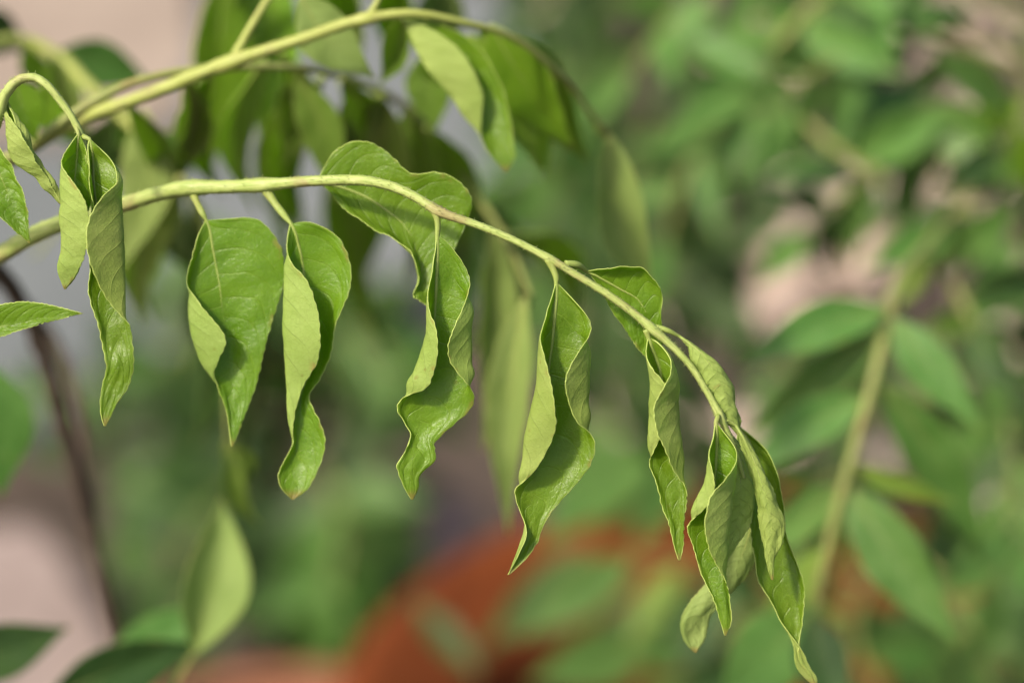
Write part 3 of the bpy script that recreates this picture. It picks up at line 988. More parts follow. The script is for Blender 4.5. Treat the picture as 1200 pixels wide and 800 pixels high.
leaflet([(-14, 160, 0),
         T(-24, 182, 2, -18, 182, 0, -8, 180, -2, 0, 178, 0, 4, 178, 3),
         T(-26, 206, 2, -18, 208, -1, 0, 204, -4, 10, 200, -2, 16, 202, 4),
         T(-18, 232, 3, -8, 232, -1, 10, 228, -4, 20, 224, -2, 27, 225, 4),
         T(-2, 252, 3, 6, 252, 0, 18, 250, -3, 27, 247, -1, 33, 247, 3),
         T(14, 266, 2, 18, 266, 0, 25, 266, -1, 30, 265, 0, 33, 266, 2),
         (35, 285, 0)], 0.006, fB, pet=[(-14, 172, .4212, 3)], rib=(1.8, 0.5), seed=24)
leaflet([(-70, 380, 0),
         T(-46, 366, 3, -46, 373, 1, -46, 380, -1, -46, 388, 1, -46, 396, 2),
         T(-12, 360, 4, -12, 371, 0, -12, 384, -4, -12, 391, 0, -12, 398, 3),
         T(22, 354, 3, 20, 366, 0, 18, 379, -3, 18, 384, -1, 20, 388, 2),
         T(56, 357, 2, 55, 364, 0, 54, 372, -2, 54, 374, 0, 56, 377, 1),
         T(80, 363, 1, 80, 366, 0, 80, 368, 0, 80, 369, 0, 80, 371, 1),
         (97, 367, 0)], 0.006, fB, rib=(2.0, 0.5), seed=25, pet=[(-100, 300, .45, 4)], ripple=.1, pucker=.6, flip=True)

# ---- upper stalks, a hand's breadth behind
fC = stalk('leaf_stalk', [(-110, 225, .476, 9.07), (-50, 205, .478, 9.07), (20, 185, .474, 8.32), (60, 158, .470, 7.94), (100, 138, .467, 7.94), (170, 112, .463, 7.94), (270, 73, .459, 7.56), (350, 47, .457, 6.80), (430, 22, .456, 6.05),
                          (475, 16, .456, 5.29), (540, 26, .460, 4.54), (600, 44, .468, 4.16), (650, 82, .478, 3.78), (690, 130, .5010, 3.78), (715, 165, .5150, 3.78)],
           M_STALK2, plant, step=5, jitter=.15, hairs=60, nodes=[(430, 22, .456, .35), (270, 73, .459, .3), (705, 152, .5090, .8)])
fC2 = stalk('leaf_stalk', [(-110, 220, .478, 6.80), (20, 180, .472, 6.80), (52, 158, .468, 6.43), (85, 134, .466, 6.05), (140, 103, .466, 5.67), (200, 86, .468, 5.29), (270, 79, .472, 4.91), (340, 79, .478, 4.54), (400, 90, .4930, 4.54),
                          (455, 112, .5050, 4.54), (508, 158, .5190, 4.54), (545, 210, .5310, 4.54), (590, 275, .520, 3.78), (622, 345, .501, 3.02)],
            M_STALKB, plant, step=5, jitter=.15)
fC3 = stalk('leaf_stalk', [(272, 72, .459, 6.05), (288, 42, .460, 4.91), (306, 12, .461, 4.54), (330, -25, .463, 3.78)], M_STALK2, fC if False else plant, step=5)
fC4 = stalk('leaf_stalk', [(428, 24, .456, 4.54), (440, 6, .456, 3.78), (452, -20, .456, 3.40)], M_STALK2, plant, step=5)
fD = stalk('leaf_stalk', [(-120, 100, .5050, 7.56), (-40, 60, .5350, 7.56), (40, 52, .5490, 7.56), (70, 68, .5490, 7.56), (105, 102, .5450, 7.56), (150, 142, .5410, 6.80), (200, 196, .5350, 6.05), (235, 250, .5310, 5.29), (256, 340, .531, 2.88), (264, 430, .531, 1.62), (267, 530, .531, 1.35)], M_STALK2, plant, step=6, jitter=.12)

leaflet([(468, 22, 0),
         T(490, 28, 8, 478, 34, 4, 498, 35, -2, 514, 32, 0, 526, 33, 4),
         T(526, 48, 20, 488, 62, 10, 528, 60, -6, 554, 58, -2, 566, 62, 4),
         T(552, 78, 24, 508, 90, 12, 550, 90, -8, 574, 88, -3, 584, 92, 4),
         T(565, 110, 20, 530, 116, 10, 562, 116, -8, 585, 114, -3, 593, 118, 4),
         T(564, 140, 12, 548, 142, 6, 573, 145, -6, 591, 144, -3, 599, 146, 3),
         T(563, 162, 6, 567, 164, 2, 580, 169, -3, 593, 168, -2, 602, 170, 2),
         T(576, 184, 2, 580, 185, 1, 588, 187, 0, 597, 186, 0, 603, 186, 1),
         (593, 201, 0)], 0.045, fC, rib=(2, .6), seed=31, pet=[(460, 18, .456, 5)])
leaf_px(575, 28, .475, 672, 172, .4850, 78, fC, 'y', seed=32, roll=0.45, bend=-0.05)
leaf_px(548, 40, .4850, 632, 198, .4890, 62, fC, 'y', seed=33, roll=-0.35, fold=.5)
leaf_px(352, -5, .462, 440, 92, .468, 62, fC, 'p', seed=34, flip=True, bend=-.10, fold=.1)
leaf_px(498, 62, .5050, 510, 156, .5150, 55, fC, 'p', seed=35, roll=.3)
leaf_px(348, 88, .4930, 392, 238, .5050, 50, fC2, 'p', seed=38, roll=.2, bend=.06)
leaf_px(478, 120, .5250, 498, 212, .5350, 46, fC2, 'p', seed=39)
leaf_px(265, -40, .5350, 247, 205, .5450, 67, fC3, 'y', seed=40, roll=-.3)
leaf_px(325, -40, .5450, 312, 195, .5550, 74, fC3, 'y', seed=41, roll=.3)
leaf_px(170, 128, .5150, 140, 318, .5250, 63, fD, 'p', seed=44, roll=.25, bend=.09, flip=True)
leaf_px(205, 150, .5450, 185, 235, .5550, 60, fD, 'b', seed=45)
leaf_px(15, 92, .46, 42, 168, .465, 44, fB, 'y', seed=46)
leaf_px(58, 100, .475, 62, 168, .4850, 52, fB, 'y', seed=47, roll=.5)
leaf_px(66, 62, .5550, 178, 98, .5650, 54, fD, 'g', seed=48)
leaf_px(75, 60, .5850, 85, 150, .5850, 50, fD, 'g', seed=49, roll=.3)
leaf_px(-40, 25, .5650, 32, 58, .5750, 55, fD, 'd', seed=50)
leaf_px(616, 348, .505, 596, 626, .517, 50, fC2, 'p', seed=51, roll=.25, bend=-.03, flip=True, curl=.4)
leaf_px(577, 258, .512, 566, 530, .53, 46, fC2, 'p', seed=52, roll=-.3, bend=.03, flip=True, curl=.4)
leaf_px(512, 165, .5650, 505, 300, .5850, 60, fC2, 'g', seed=54, roll=.4)
leaf_px(716, 158, .495, 774, 374, .505, 58, fC, 'p', seed=55, roll=-.35, bend=-.09, curl=.3, twist=.2, flip=True)
leaf_px(712, 162, .50, 724, 262, .51, 36, fC, 'p', seed=56, roll=-.3, flip=True)
fE = stalk('leaf_stalk', [(170, 890, .62, 4), (185, 850, .56, 3.4), (205, 800, .535, 3), (228, 764, .53, 2.4)], M_STALKB, plant, step=6)
leaf_px(228, 766, .53, 259, 582, .532, 78, fE, 'p', seed=59, roll=.2, bend=-.05, flip=True, curl=.3)
leaf_px(268, 522, .535, 306, 616, .54, 26, fD, 'p', seed=60, bend=-.12, curl=.6, twist=1.2)
leaf_px(264, 515, .535, 288, 572, .54, 30, fD, 'p', seed=61, bend=.1, curl=.6, twist=-1.0)
leaf_px(50, 822, .5250, 242, 752, .5350, 70, fE, 'd', seed=62, roll=.3)
leaf_px(120, 800, .5550, 250, 705, .5650, 60, fE, 'b', seed=63, roll=-.2)
leaf_px(150, 830, .5450, 175, 755, .5550, 40, fE, 'p', seed=64)
leaf_px(-14, 425, .5250, 2, 582, .5350, 96, fD, 'g', seed=65, roll=.15)
leaf_px(-75, 780, .5250, 82, 734, .5350, 66, fD, 'd', seed=66, bend=-.06)

for i, (a, b2, da, c, d, dc, w, l, st) in enumerate([
        (400, 95, .52, 425, 330, .60, 66, 'y', 0), (440, 110, .53, 455, 420, .64, 46, 'y', 0),
        (530, 190, .54, 520, 430, .62, 54, 'g', 0), (360, 84, .52, 345, 300, .60, 44, 'p', 0), (560, 230, .55, 590, 400, .60, 50, 'g', 0),
        (190, 185, .54, 180, 380, .60, 50, 'b', 1), (225, 230, .54, 215, 440, .62, 44, 'b', 1), (140, 130, .54, 110, 280, .58, 50, 'g', 1),
        (120, 115, .54, 165, 250, .58, 46, 'y', 1), (245, 290, .54, 300, 470, .62, 46, 'b', 1), (252, 320, .54, 230, 520, .62, 50, 'g', 1),
        (620, 55, .495, 690, 190, .52, 58, 'y', 2), (560, 30, .49, 585, 130, .51, 50, 'y', 2), (650, 82, .50, 640, 210, .53, 40, 'y', 2),
        (225, 92, .48, 215, 190, .52, 40, 'y', 2)]):
    leaf_px(a, b2, da, c, d, dc, w, (fC2, fD, fC)[st], l, seed=400 + i, roll=(-.5, .3, .6, -.2)[i % 4], bend=(.05, -.07)[i % 2], twist=(.8, -.7, .3)[i % 3], fold=.35)

for i, (a, b2, da, c, d, dc, w, l, st) in enumerate([
        (360, -30, .50, 395, 75, .53, 56, 'y', 2), (420, -40, .51, 415, 95, .54, 62, 'p', 2), (470, -30, .52, 455, 80, .55, 60, 'y', 2), (300, -50, .53, 300, 130, .57, 50, 'p', 2),
        (400, 92, .49, 430, 210, .53, 52, 'p', 0), (445, 108, .50, 500, 235, .54, 52, 'y', 0), (350, 80, .49, 330, 200, .53, 50, 'p', 0), (525, -30, .53, 520, 70, .55, 60, 'g', 2),
        (480, 130, .51, 475, 330, .56, 48, 'p', 0), (60, 62, .53, 120, 190, .56, 56, 'y', 1), (30, 52, .53, 75, 130, .55, 50, 'p', 1), (215, 215, .52, 165, 380, .57, 54, 'y', 1),
        (600, 44, .49, 655, 165, .52, 40, 'p', 2)]):
    leaf_px(a, b2, da, c, d, dc, w, (fC2, fD, fC)[st], l, seed=430 + i, roll=(-.4, .25, .5, -.2)[i % 4], bend=(.06, -.08)[i % 2], twist=(.9, -.8, .4)[i % 3], fold=.35, curl=.35, flip=bool(i % 2))

for i, (a, b2, da, c, d, dc, w, l, st) in enumerate([
        (215, 95, .48, 200, 215, .53, 40, 'p', 2), (250, 84, .48, 262, 230, .54, 38, 'y', 2), (150, 120, .49, 195, 250, .54, 40, 'p', 1), (310, 70, .49, 300, 250, .55, 40, 'y', 2),
        (330, 62, .49, 350, 190, .53, 40, 'p', 2), (380, 88, .50, 370, 300, .58, 42, 'y', 0), (420, 98, .50, 405, 180, .53, 44, 'p', 0), (450, 112, .50, 420, 230, .54, 40, 'b', 0),
        (500, 150, .51, 540, 300, .56, 40, 'y', 0), (200, 200, .54, 235, 330, .58, 44, 'b', 1), (205, 205, .54, 110, 330, .60, 44, 'b', 1), (185, 180, .54, 80, 250, .60, 46, 'b', 1),
        (240, 260, .54, 270, 560, .64, 44, 'b', 1), (252, 330, .54, 400, 470, .66, 46, 'b', 1), (470, 18, .46, 445, 100, .49, 36, 'p', 2), (500, 20, .47, 540, 110, .51, 34, 'p', 2)]):
    leaf_px(a, b2, da, c, d, dc, w, (fC2, fD, fC)[st], l, seed=500 + i, roll=(-.3, .2, .4, -.15)[i % 4], bend=(.06, -.08)[i % 2], twist=(.9, -.8, .4)[i % 3], fold=.35, curl=.35, flip=bool(i % 3 == 0))
for i, (a, b2, da, c, d, dc, w, l) in enumerate([
        (545, 210, .54, 430, 190, .66, 50, 'b'), (560, 235, .55, 480, 300, .68, 54, 'b'), (590, 275, .52, 530, 420, .66, 48, 'b'), (508, 158, .53, 400, 150, .64, 48, 'b'), (590, 275, .52, 670, 380, .62, 44, 'y')]):
    leaf_px(a, b2, da, c, d, dc, w, fC2, l, seed=560 + i, roll=.2, bend=.06, fold=.3)
stalk('leaf_stalk', [(200, 196, .535, 4), (150, 210, .55, 3), (95, 240, .57, 2.5), (40, 300, .59, 2)], M_STALK2, plant, step=6)
stalk('leaf_stalk', [(240, 262, .531, 3), (300, 300, .56, 3), (360, 370, .60, 2.5), (400, 460, .64, 2)], M_STALKB, plant, step=6)

# ================================================================== BACKGROUND PLANTS
def frond(parent, pts, n, length, width, ls, seed, spread=1.0, droop=0.25, terminal=True, rad=3.0, t0=0.12):
    """pinnate leaf: stalk through (px,py,d), n leaflets alternating left/right; length/width in px at that depth"""
    rnd = random.Random(seed)
    st = stalk('leaf_stalk', [(x, y, d, rad * (1 - 0.55 * i / (len(pts) - 1))) for i, (x, y, d) in enumerate(pts)], M_STALKB, parent, step=12, sides=8)
    ctrl = [Vector((x, y, d)) for (x, y, d) in pts]
    ts = [0.0]
    for a, b2 in zip(ctrl, ctrl[1:]):
        ts.append(ts[-1] + math.hypot(b2.x - a.x, b2.y - a.y))
    for k in range(n):
        s = t0 + (1 - t0 - 0.06) * k / max(1, n - 1)
        t = s * ts[-1]
        i = max(j for j in range(len(ts) - 1) if t >= ts[j] - 1e-6)
        p = hermite(ctrl, ts, t, i)
        q = hermite(ctrl, ts, min(ts[-1], t + 2), min(i, len(ts) - 2))
        q0 = hermite(ctrl, ts, max(0, t - 2), max(j for j in range(len(ts) - 1) if max(0, t - 2) >= ts[j] - 1e-6))
        ang = math.atan2(q.y - q0.y, q.x - q0.x)
        sg = 1 if k % 2 else -1
        an = ang + sg * spread * rnd.uniform(0.75, 1.2)
        L = length * rnd.uniform(0.8, 1.15) * (0.75 + 0.4 * math.sin(math.pi * min(1, s * 1.1)))
        tx, ty = p.x + math.cos(an) * L, p.y + math.sin(an) * L + droop * L * 0.5
        leaf_px(p.x, p.y, p.z, tx, ty, p.z + rnd.uniform(-0.02, 0.03), width * rnd.uniform(0.85, 1.15), st, ls if rnd.random() < 0.8 else rnd.choice('gd'),
                seed=seed * 31 + k, roll=rnd.uniform(-0.6, 0.6), bend=rnd.uniform(-0.06, 0.06), fold=rnd.uniform(0.05, 0.4), sag=0.1)
    if terminal:
        p, q = ctrl[-1], ctrl[-2]
        d = Vector((p.x - q.x, p.y - q.y)).normalized()
        leaf_px(p.x, p.y, p.z, p.x + d.x * length, p.y + d.y * length, p.z + 0.01, width, st, ls, seed=seed * 31 + 99)
    return st


# ---- leafy green plant standing in the big pot (right)
plant2 = empty('curry_plant', pot1_soil - Vector((0, 0, 0.004)))
tag(plant2, 'leafy green curry plant with straight open leaflets growing in the big orange pot', 'plant')
sx, sy, sd = dpx(pot1_soil - Vector((0, 0, 0.02)))
stem2 = stalk('stem', [(sx, sy, sd, 9), (1010, 700, .92, 8), (1075, 520, .86, 8), (1130, 350, .82, 7), (1185, 170, .80, 6), (1230, 40, .80, 5), (1260, -80, .80, 4)], M_BARK, plant2, step=12, jitter=.3)
f1 = stalk('leaf_stalk', [(1185, 170, .80, 4), (1130, 235, .70, 5), (1085, 290, .61, 6), (1050, 340, .572, 7), (1042, 370, 0.562, 7), (1025, 440, 0.556, 6.5), (1000, 530, 0.555, 6), (970, 640, 0.557, 5.5), (950, 735, 0.560, 4.5)], M_STALKB, plant2, step=8)
for i, (a, b2, c, d, w, l, r) in enumerate([
        (1042, 362, 866, 430, 66, 'b', .15), (1036, 388, 872, 505, 62, 'b', -.15), (1016, 465, 868, 560, 66, 'b', .1), (988, 568, 880, 650, 56, 'b', .2),
        (1045, 372, 1152, 504, 66, 'b', -.1), (1030, 445, 1154, 665, 72, 'b', .1), (995, 570, 1124, 758, 86, 'b', .1), (955, 710, 835, 830, 105, 'b', .1),
        (952, 720, 985, 850, 76, 'd', -.1), (975, 640, 880, 760, 60, 'p', .5), (1000, 545, 1120, 590, 40, 'p', .7)]):
    leaf_px(a, b2, .557, c, d, .557 + (.02 if i % 2 else -.005), w * .84, f1, l, seed=200 + i, roll=r, fold=.22, bend=.03 if i % 2 else -.03)
f2 = stalk('leaf_stalk', [(1230, 40, .80, 4), (1150, -10, 0.718, 4), (1000, -20, 0.698, 4), (930, 30, 0.688, 5), (895, 95, 0.683, 5), (930, 130, 0.678, 5), (975, 170, 0.673, 5), (1040, 215, 0.673, 4)], M_STALKB, plant2, step=10)
for i, (a, b2, c, d, w, l, r) in enumerate([
        (895, 95, 775, 165, 70, 'b', .3), (905, 100, 800, 40, 60, 'b', .3), (920, 120, 880, 220, 50, 'b', -.4), (950, 150, 870, 215, 45, 'b', .2),
        (940, 40, 1060, 90, 70, 'b', .2), (985, 175, 1090, 95, 80, 'b', -.3), (1000, 190, 1120, 130, 75, 'b', .1), (1035, 212, 1055, 110, 60, 'b', .5),
        (960, 10, 1035, 30, 50, 'd', 0), (880, 20, 850, 110, 50, 'b', .4), (1000, -10, 1050, 70, 70, 'b', 0), (990, 5, 960, 90, 60, 'b', .4)]):
    leaf_px(a, b2, .68, c, d, .67 + (.02 if i % 2 else -.01), w * .74, f2, l, seed=230 + i, roll=r, fold=.3)
f3 = stalk('leaf_stalk', [(1205, 110, .80, 5), (1170, 190, .75, 6), (1130, 240, 0.678, 5.5), (1105, 290, 0.668, 5), (1140, 380, 0.658, 4.5)], M_STALKB, plant2, step=10)
for i, (a, b2, c, d, w, l, r) in enumerate([
        (1120, 265, 1010, 318, 62, 'b', .2), (1110, 290, 1030, 370, 40, 'p', .3), (1110, 310, 1190, 240, 70, 'b', .2), (1130, 350, 1230, 330, 70, 'b', .3),
        (1140, 380, 1080, 385, 45, 'p', .1), (1170, 190, 1070, 120, 80, 'b', -.2), (1175, 180, 1100, 220, 50, 'd', -.2), (1190, 150, 1250, 250, 80, 'y', .2),
        (1185, 130, 1090, 60, 60, 'b', .2), (1200, 120, 1130, 150, 70, 'y', .1), (1140, 380, 1190, 470, 60, 'd', .2)]):
    leaf_px(a, b2, .66, c, d, .655 + (.02 if i % 2 else -.01), w * .78, f3, l, seed=260 + i, roll=r, fold=.3)
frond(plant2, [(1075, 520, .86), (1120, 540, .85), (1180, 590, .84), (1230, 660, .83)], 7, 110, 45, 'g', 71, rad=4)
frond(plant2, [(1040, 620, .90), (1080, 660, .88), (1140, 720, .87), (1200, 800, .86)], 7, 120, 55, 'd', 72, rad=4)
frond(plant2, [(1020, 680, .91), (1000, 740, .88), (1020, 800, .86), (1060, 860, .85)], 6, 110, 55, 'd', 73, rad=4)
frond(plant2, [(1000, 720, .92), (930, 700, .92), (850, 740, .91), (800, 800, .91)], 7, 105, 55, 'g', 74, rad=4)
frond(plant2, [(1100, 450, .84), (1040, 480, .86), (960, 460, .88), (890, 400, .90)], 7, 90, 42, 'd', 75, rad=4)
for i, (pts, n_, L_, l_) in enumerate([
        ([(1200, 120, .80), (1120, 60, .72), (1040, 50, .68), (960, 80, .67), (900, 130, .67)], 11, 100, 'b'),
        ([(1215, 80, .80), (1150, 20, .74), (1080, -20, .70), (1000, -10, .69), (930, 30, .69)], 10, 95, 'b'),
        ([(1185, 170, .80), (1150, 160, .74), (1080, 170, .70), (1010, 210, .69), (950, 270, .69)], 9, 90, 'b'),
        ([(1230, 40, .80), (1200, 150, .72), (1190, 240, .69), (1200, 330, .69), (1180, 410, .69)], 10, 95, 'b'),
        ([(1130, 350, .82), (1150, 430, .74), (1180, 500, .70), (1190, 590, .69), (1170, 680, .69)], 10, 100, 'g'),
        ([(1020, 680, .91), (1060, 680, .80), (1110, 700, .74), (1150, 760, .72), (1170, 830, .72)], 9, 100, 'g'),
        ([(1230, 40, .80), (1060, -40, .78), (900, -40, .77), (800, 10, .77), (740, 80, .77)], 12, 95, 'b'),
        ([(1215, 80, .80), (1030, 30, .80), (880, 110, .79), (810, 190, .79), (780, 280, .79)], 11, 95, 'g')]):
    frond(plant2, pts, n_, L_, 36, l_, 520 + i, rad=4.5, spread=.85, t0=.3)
f6 = stalk('leaf_stalk', [(985, 740, .93, 4), (900, 610, .92, 4), (820, 560, .91, 4), (770, 520, .90, 3)], M_STALKB, plant2, step=12)
for i, (a, b2, c, d, w, l, r) in enumerate([
        (770, 520, 630, 640, 95, 'g', .5), (790, 540, 745, 640, 60, 'g', .2), (800, 545, 720, 470, 55, 'd', .2), (860, 585, 800, 480, 50, 'd', .3)]):
    leaf_px(a, b2, .90, c, d, .88, w, f6, l, seed=290 + i, roll=r)
f7 = stalk('leaf_stalk', [(985, 745, .93, 4), (900, 720, .88, 4), (820, 660, .85, 4), (745, 650, .84, 3)], M_STALKB, plant2, step=12)
for i, (a, b2, c, d, w, l, r) in enumerate([
        (745, 655, 605, 750, 62, 'g', .2), (800, 660, 735, 760, 40, 'p', .6), (850, 680, 790, 790, 70, 'd', .2), (760, 760, 620, 800, 70, 'g', .1), (900, 720, 830, 640, 40, 'd', .4)]):
    leaf_px(a, b2, .85, c, d, .84, w, f7, l, seed=300 + i, roll=r)
for i, pts in enumerate([
        [(1075, 520, .86), (1150, 500, .92), (1210, 520, .95), (1260, 560, .96)], [(1090, 480, .86), (1150, 430, .94), (1200, 400, .98), (1260, 400, 1.0)],
        [(1020, 690, .92), (1100, 640, .93), (1180, 660, .94), (1250, 720, .95)], [(1010, 710, .92), (1080, 760, .90), (1160, 780, .89), (1240, 820, .88)],
        [(1060, 560, .87), (1000, 560, .93), (940, 590, .96), (890, 640, .97)], [(1015, 690, .92), (960, 660, .93), (900, 690, .92), (850, 760, .91)],
        [(1010, 705, .92), (1060, 620, .95), (1090, 560, .98), (1110, 490, 1.0)], [(1120, 380, .83), (1060, 400, .90), (1000, 420, .96), (940, 480, 1.0)],
        [(1160, 260, .81), (1090, 200, .90), (1010, 210, .96), (930, 250, 1.0)], 
        [(1180, 190, .80), (1210, 110, .88), (1190, 40, .95), (1180, -30, 1.0)]]):
    frond(plant2, pts, 8 if i < 9 else 3, 105, 40, 'g' if i % 3 == 1 else 'd', 310 + i, rad=4)

for i, (a, b2, c, d, w, l, r) in enumerate([(690, 640, 560, 770, 40, 'd', .3), (560, 790, 480, 700, 34, 'd', .2), (820, 700, 690, 740, 44, 'd', .3), (835, 760, 700, 720, 40, 'g', -.3), (690, 600, 640, 560, 40, 'd', .3)]):
    leaf_px(a, b2, .93, c, d, .95, w, f7, l, seed=470 + i, roll=r)

# ---- plant growing behind, top middle
b3 = G(760, 380, 0.0); b3.z = -0.006
plant3 = empty('curry_plant', b3)
tag(plant3, 'dull green curry plant growing from the soil behind the wilted stalks', 'plant')
x3, y3, d3 = dpx(b3 - Vector((0, 0, 0.01)))
stalk('stem', [(x3, y3, d3, 5), (755, 300, 1.50, 5), (740, 180, 1.33, 5), (745, 60, 1.22, 4.5), (760, -60, 1.15, 4)], M_BARK, plant3, step=16, jitter=.3)
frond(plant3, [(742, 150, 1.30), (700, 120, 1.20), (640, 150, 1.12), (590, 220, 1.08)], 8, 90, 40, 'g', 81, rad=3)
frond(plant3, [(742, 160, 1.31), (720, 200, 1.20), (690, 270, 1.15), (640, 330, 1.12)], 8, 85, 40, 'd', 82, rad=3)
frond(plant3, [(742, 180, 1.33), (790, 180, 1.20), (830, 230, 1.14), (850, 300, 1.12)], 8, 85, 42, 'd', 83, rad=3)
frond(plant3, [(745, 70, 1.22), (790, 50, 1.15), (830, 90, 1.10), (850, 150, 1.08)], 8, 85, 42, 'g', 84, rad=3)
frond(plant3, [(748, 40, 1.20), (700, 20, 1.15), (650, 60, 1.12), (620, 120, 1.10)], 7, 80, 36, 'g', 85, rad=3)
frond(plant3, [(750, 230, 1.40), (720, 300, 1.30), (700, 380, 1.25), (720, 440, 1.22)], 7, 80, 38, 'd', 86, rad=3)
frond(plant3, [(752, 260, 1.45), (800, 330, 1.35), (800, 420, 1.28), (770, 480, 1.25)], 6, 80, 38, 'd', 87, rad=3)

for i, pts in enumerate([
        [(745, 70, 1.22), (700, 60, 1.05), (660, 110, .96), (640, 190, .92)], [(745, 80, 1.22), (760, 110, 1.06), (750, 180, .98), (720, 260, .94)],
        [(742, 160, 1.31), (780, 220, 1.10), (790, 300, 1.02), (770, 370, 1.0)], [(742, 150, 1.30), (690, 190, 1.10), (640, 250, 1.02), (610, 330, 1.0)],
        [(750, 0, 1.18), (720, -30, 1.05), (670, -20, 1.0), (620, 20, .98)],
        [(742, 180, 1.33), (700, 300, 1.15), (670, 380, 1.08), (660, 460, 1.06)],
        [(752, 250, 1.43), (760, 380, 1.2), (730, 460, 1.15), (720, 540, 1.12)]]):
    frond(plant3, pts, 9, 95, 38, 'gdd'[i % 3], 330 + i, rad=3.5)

# ---- low bush behind the hanging leaflets, lower left
b4 = G(330, 690, 0.0); b4.z = -0.006
plant4 = empty('curry_plant', b4)
tag(plant4, 'low dark green bushy plant growing between the two terracotta pots and grey slab', 'plant')
x4, y4, d4 = dpx(b4 - Vector((0, 0, 0.01)))
stalk('stem', [(x4, y4, d4, 6), (345, 620, 1.420, 6), (350, 540, 1.300, 5), (340, 440, 1.290, 4)], M_BARK, plant4, step=16, jitter=.3)
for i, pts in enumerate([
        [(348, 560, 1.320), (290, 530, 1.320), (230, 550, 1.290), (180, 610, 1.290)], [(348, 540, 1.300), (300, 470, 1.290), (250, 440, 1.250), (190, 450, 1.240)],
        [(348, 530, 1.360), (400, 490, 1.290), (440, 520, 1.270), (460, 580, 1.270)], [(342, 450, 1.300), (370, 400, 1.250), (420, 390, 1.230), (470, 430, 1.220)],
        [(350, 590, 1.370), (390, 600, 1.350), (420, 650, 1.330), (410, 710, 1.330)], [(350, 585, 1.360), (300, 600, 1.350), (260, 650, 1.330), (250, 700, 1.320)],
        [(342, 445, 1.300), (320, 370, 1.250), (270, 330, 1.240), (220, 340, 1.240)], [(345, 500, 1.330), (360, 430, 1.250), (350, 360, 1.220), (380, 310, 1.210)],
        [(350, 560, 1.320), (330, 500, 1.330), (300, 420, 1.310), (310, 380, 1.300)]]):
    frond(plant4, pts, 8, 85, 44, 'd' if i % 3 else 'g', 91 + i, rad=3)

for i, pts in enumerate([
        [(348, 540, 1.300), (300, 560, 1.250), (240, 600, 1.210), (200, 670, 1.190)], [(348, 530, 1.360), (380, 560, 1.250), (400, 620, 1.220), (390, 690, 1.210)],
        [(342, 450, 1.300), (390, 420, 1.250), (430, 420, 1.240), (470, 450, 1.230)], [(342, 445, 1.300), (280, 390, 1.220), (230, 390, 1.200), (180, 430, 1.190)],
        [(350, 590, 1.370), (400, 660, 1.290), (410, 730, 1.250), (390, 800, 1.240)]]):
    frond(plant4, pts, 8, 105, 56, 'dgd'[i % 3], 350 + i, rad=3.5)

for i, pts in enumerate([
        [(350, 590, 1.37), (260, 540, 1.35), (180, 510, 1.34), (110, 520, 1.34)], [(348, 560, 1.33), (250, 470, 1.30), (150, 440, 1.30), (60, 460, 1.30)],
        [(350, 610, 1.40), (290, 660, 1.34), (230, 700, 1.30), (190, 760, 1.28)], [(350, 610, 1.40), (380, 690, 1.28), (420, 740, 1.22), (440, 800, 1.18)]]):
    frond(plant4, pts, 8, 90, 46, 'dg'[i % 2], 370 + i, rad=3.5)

# ================================================================== DRY LEAVES ON THE SOIL
def dry_material(name, ca, cb):
    return rough_material(name, ca, cb, tuple(x * 0.7 for x in ca), 40, 120, 700, 0.8, 0.5, 0.001)


M_DRY = [dry_material('dry_leaf_beige', (0.56, 0.44, 0.35), (0.66, 0.53, 0.43)), dry_material('dry_leaf_pink', (0.52, 0.40, 0.34), (0.60, 0.47, 0.40)),
         dry_material('dry_leaf_brown', (0.30, 0.21, 0.14), (0.38, 0.27, 0.18))]


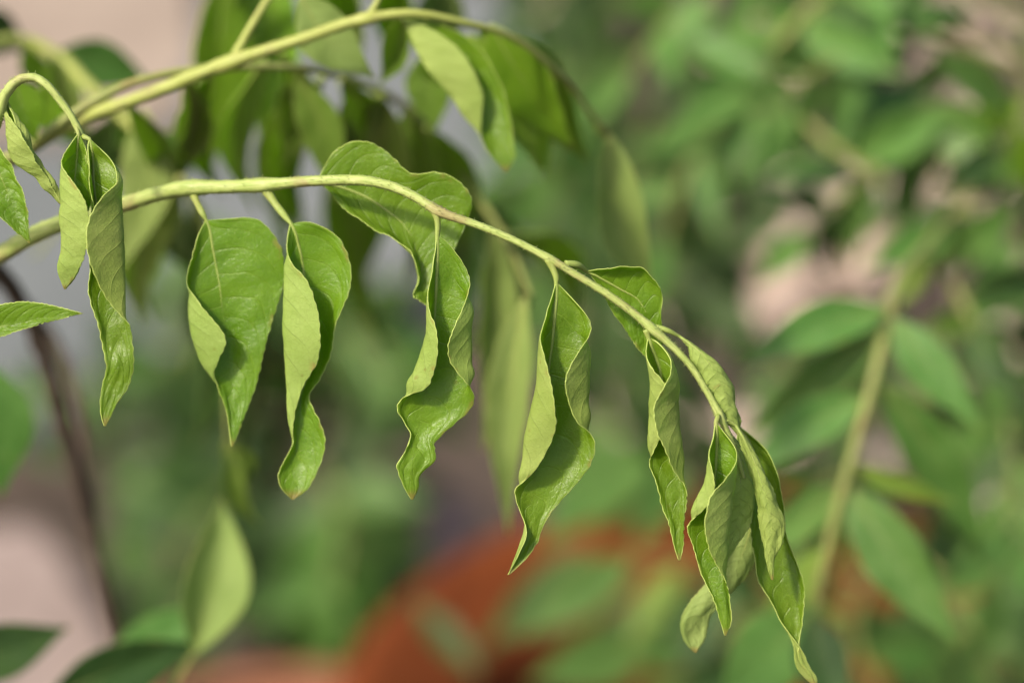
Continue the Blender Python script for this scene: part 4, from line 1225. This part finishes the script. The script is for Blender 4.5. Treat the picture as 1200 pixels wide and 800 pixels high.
def dry_mesh(k):
    rnd = random.Random(700 + k)
    L, W = 0.052, 0.027
    nr, nc = 11, 7
    c1, c2 = rnd.uniform(6, 16), rnd.uniform(10, 30)
    top = []
    for i in range(nr):
        u = i / (nr - 1)
        w = W * 0.5 * (math.sin(math.pi * u ** 0.85) ** 0.8 * 0.98 + 0.02)
        for j in range(nc):
            v = -1 + 2 * j / (nc - 1)
            x = (u - 0.5) * L
            y = v * w
            z = c1 * x * x + c2 * y * y + 0.0022 * mnoise.noise(Vector((u * 5, v * 2, k * 3.1)))
            top.append(Vector((x, y, z)))
    zmin = min(p.z for p in top)
    V = [Vector((p.x, p.y, p.z - zmin + 0.0006)) for p in top] + [Vector((p.x, p.y, p.z - zmin)) for p in top]
    F = []
    N = nr * nc
    for i in range(nr - 1):
        for j in range(nc - 1):
            a = i * nc + j
            F.append((a, a + nc, a + nc + 1, a + 1))
            F.append((N + a, N + a + 1, N + a + nc + 1, N + a + nc))
    loop = [j for j in range(nc)] + [i * nc + nc - 1 for i in range(1, nr)] + [(nr - 1) * nc + j for j in range(nc - 2, -1, -1)] + [i * nc for i in range(nr - 2, 0, -1)]
    for a, b2 in zip(loop, loop[1:] + loop[:1]):
        F.append((a, b2, N + b2, N + a))
    me = bpy.data.meshes.new('fallen_leaf')
    me.from_pydata([tuple(v) for v in V], [], F)
    me.materials.append(M_DRY[(0, 0, 1, 1, 2)[k % 5]])
    me.polygons.foreach_set('use_smooth', [True] * len(me.polygons))
    me.update()
    return me


dry = [dry_mesh(k) for k in range(5)]
spots = [(870, 40), (845, 60), (1100, 25), (1090, 55), (1135, 20), (1190, 60), (955, 95), (965, 225), (995, 262), (940, 300), (1045, 240), (1062, 255),
         (1105, 215), (1150, 235), (1135, 155), (870, 300), (905, 312), (925, 332), (880, 378), (830, 398), (1010, 318), (1180, 340), (1190, 440), (1030, 285),
         (905, 520), (862, 520), (1150, 620), (1185, 455), (1060, 560), (760, 400), (700, 460), (720, 500), (680, 40), (650, 20), (1160, 420), (900, 350), (960, 250)]
rnd = random.Random(77)
for (x, y) in spots:
    for k in range(4 if x > 800 and y < 430 else 2):
        p = G(x + rnd.uniform(-22, 22), y + rnd.uniform(-16, 16))
        o = bpy.data.objects.new('fallen_leaf', dry[rnd.choice((0, 1, 2, 3, 0, 1, 2, 3, 4))])
        col.objects.link(o)
        o.location = (p.x, p.y, 0.0015 + 0.0015 * k)
        o.rotation_euler = (rnd.uniform(-.12, .12), rnd.uniform(-.12, .12), rnd.uniform(0, 6.28))
        s = rnd.uniform(0.8, 1.35)
        o.scale = (s, s, s)
        kind = ('pale beige dry', 'pale beige dry', 'pinkish tan dry', 'pinkish tan dry', 'dull brown dry')[dry.index(o.data)]
        where = 'beside the big orange pot' if y > 430 else ('between the two plants behind' if x > 800 else 'under the dull green plant')
        tag(o, '%s fallen leaf on the dark soil %s' % (kind, where), 'dry leaf', '%s leaves fallen %s' % (kind, where))
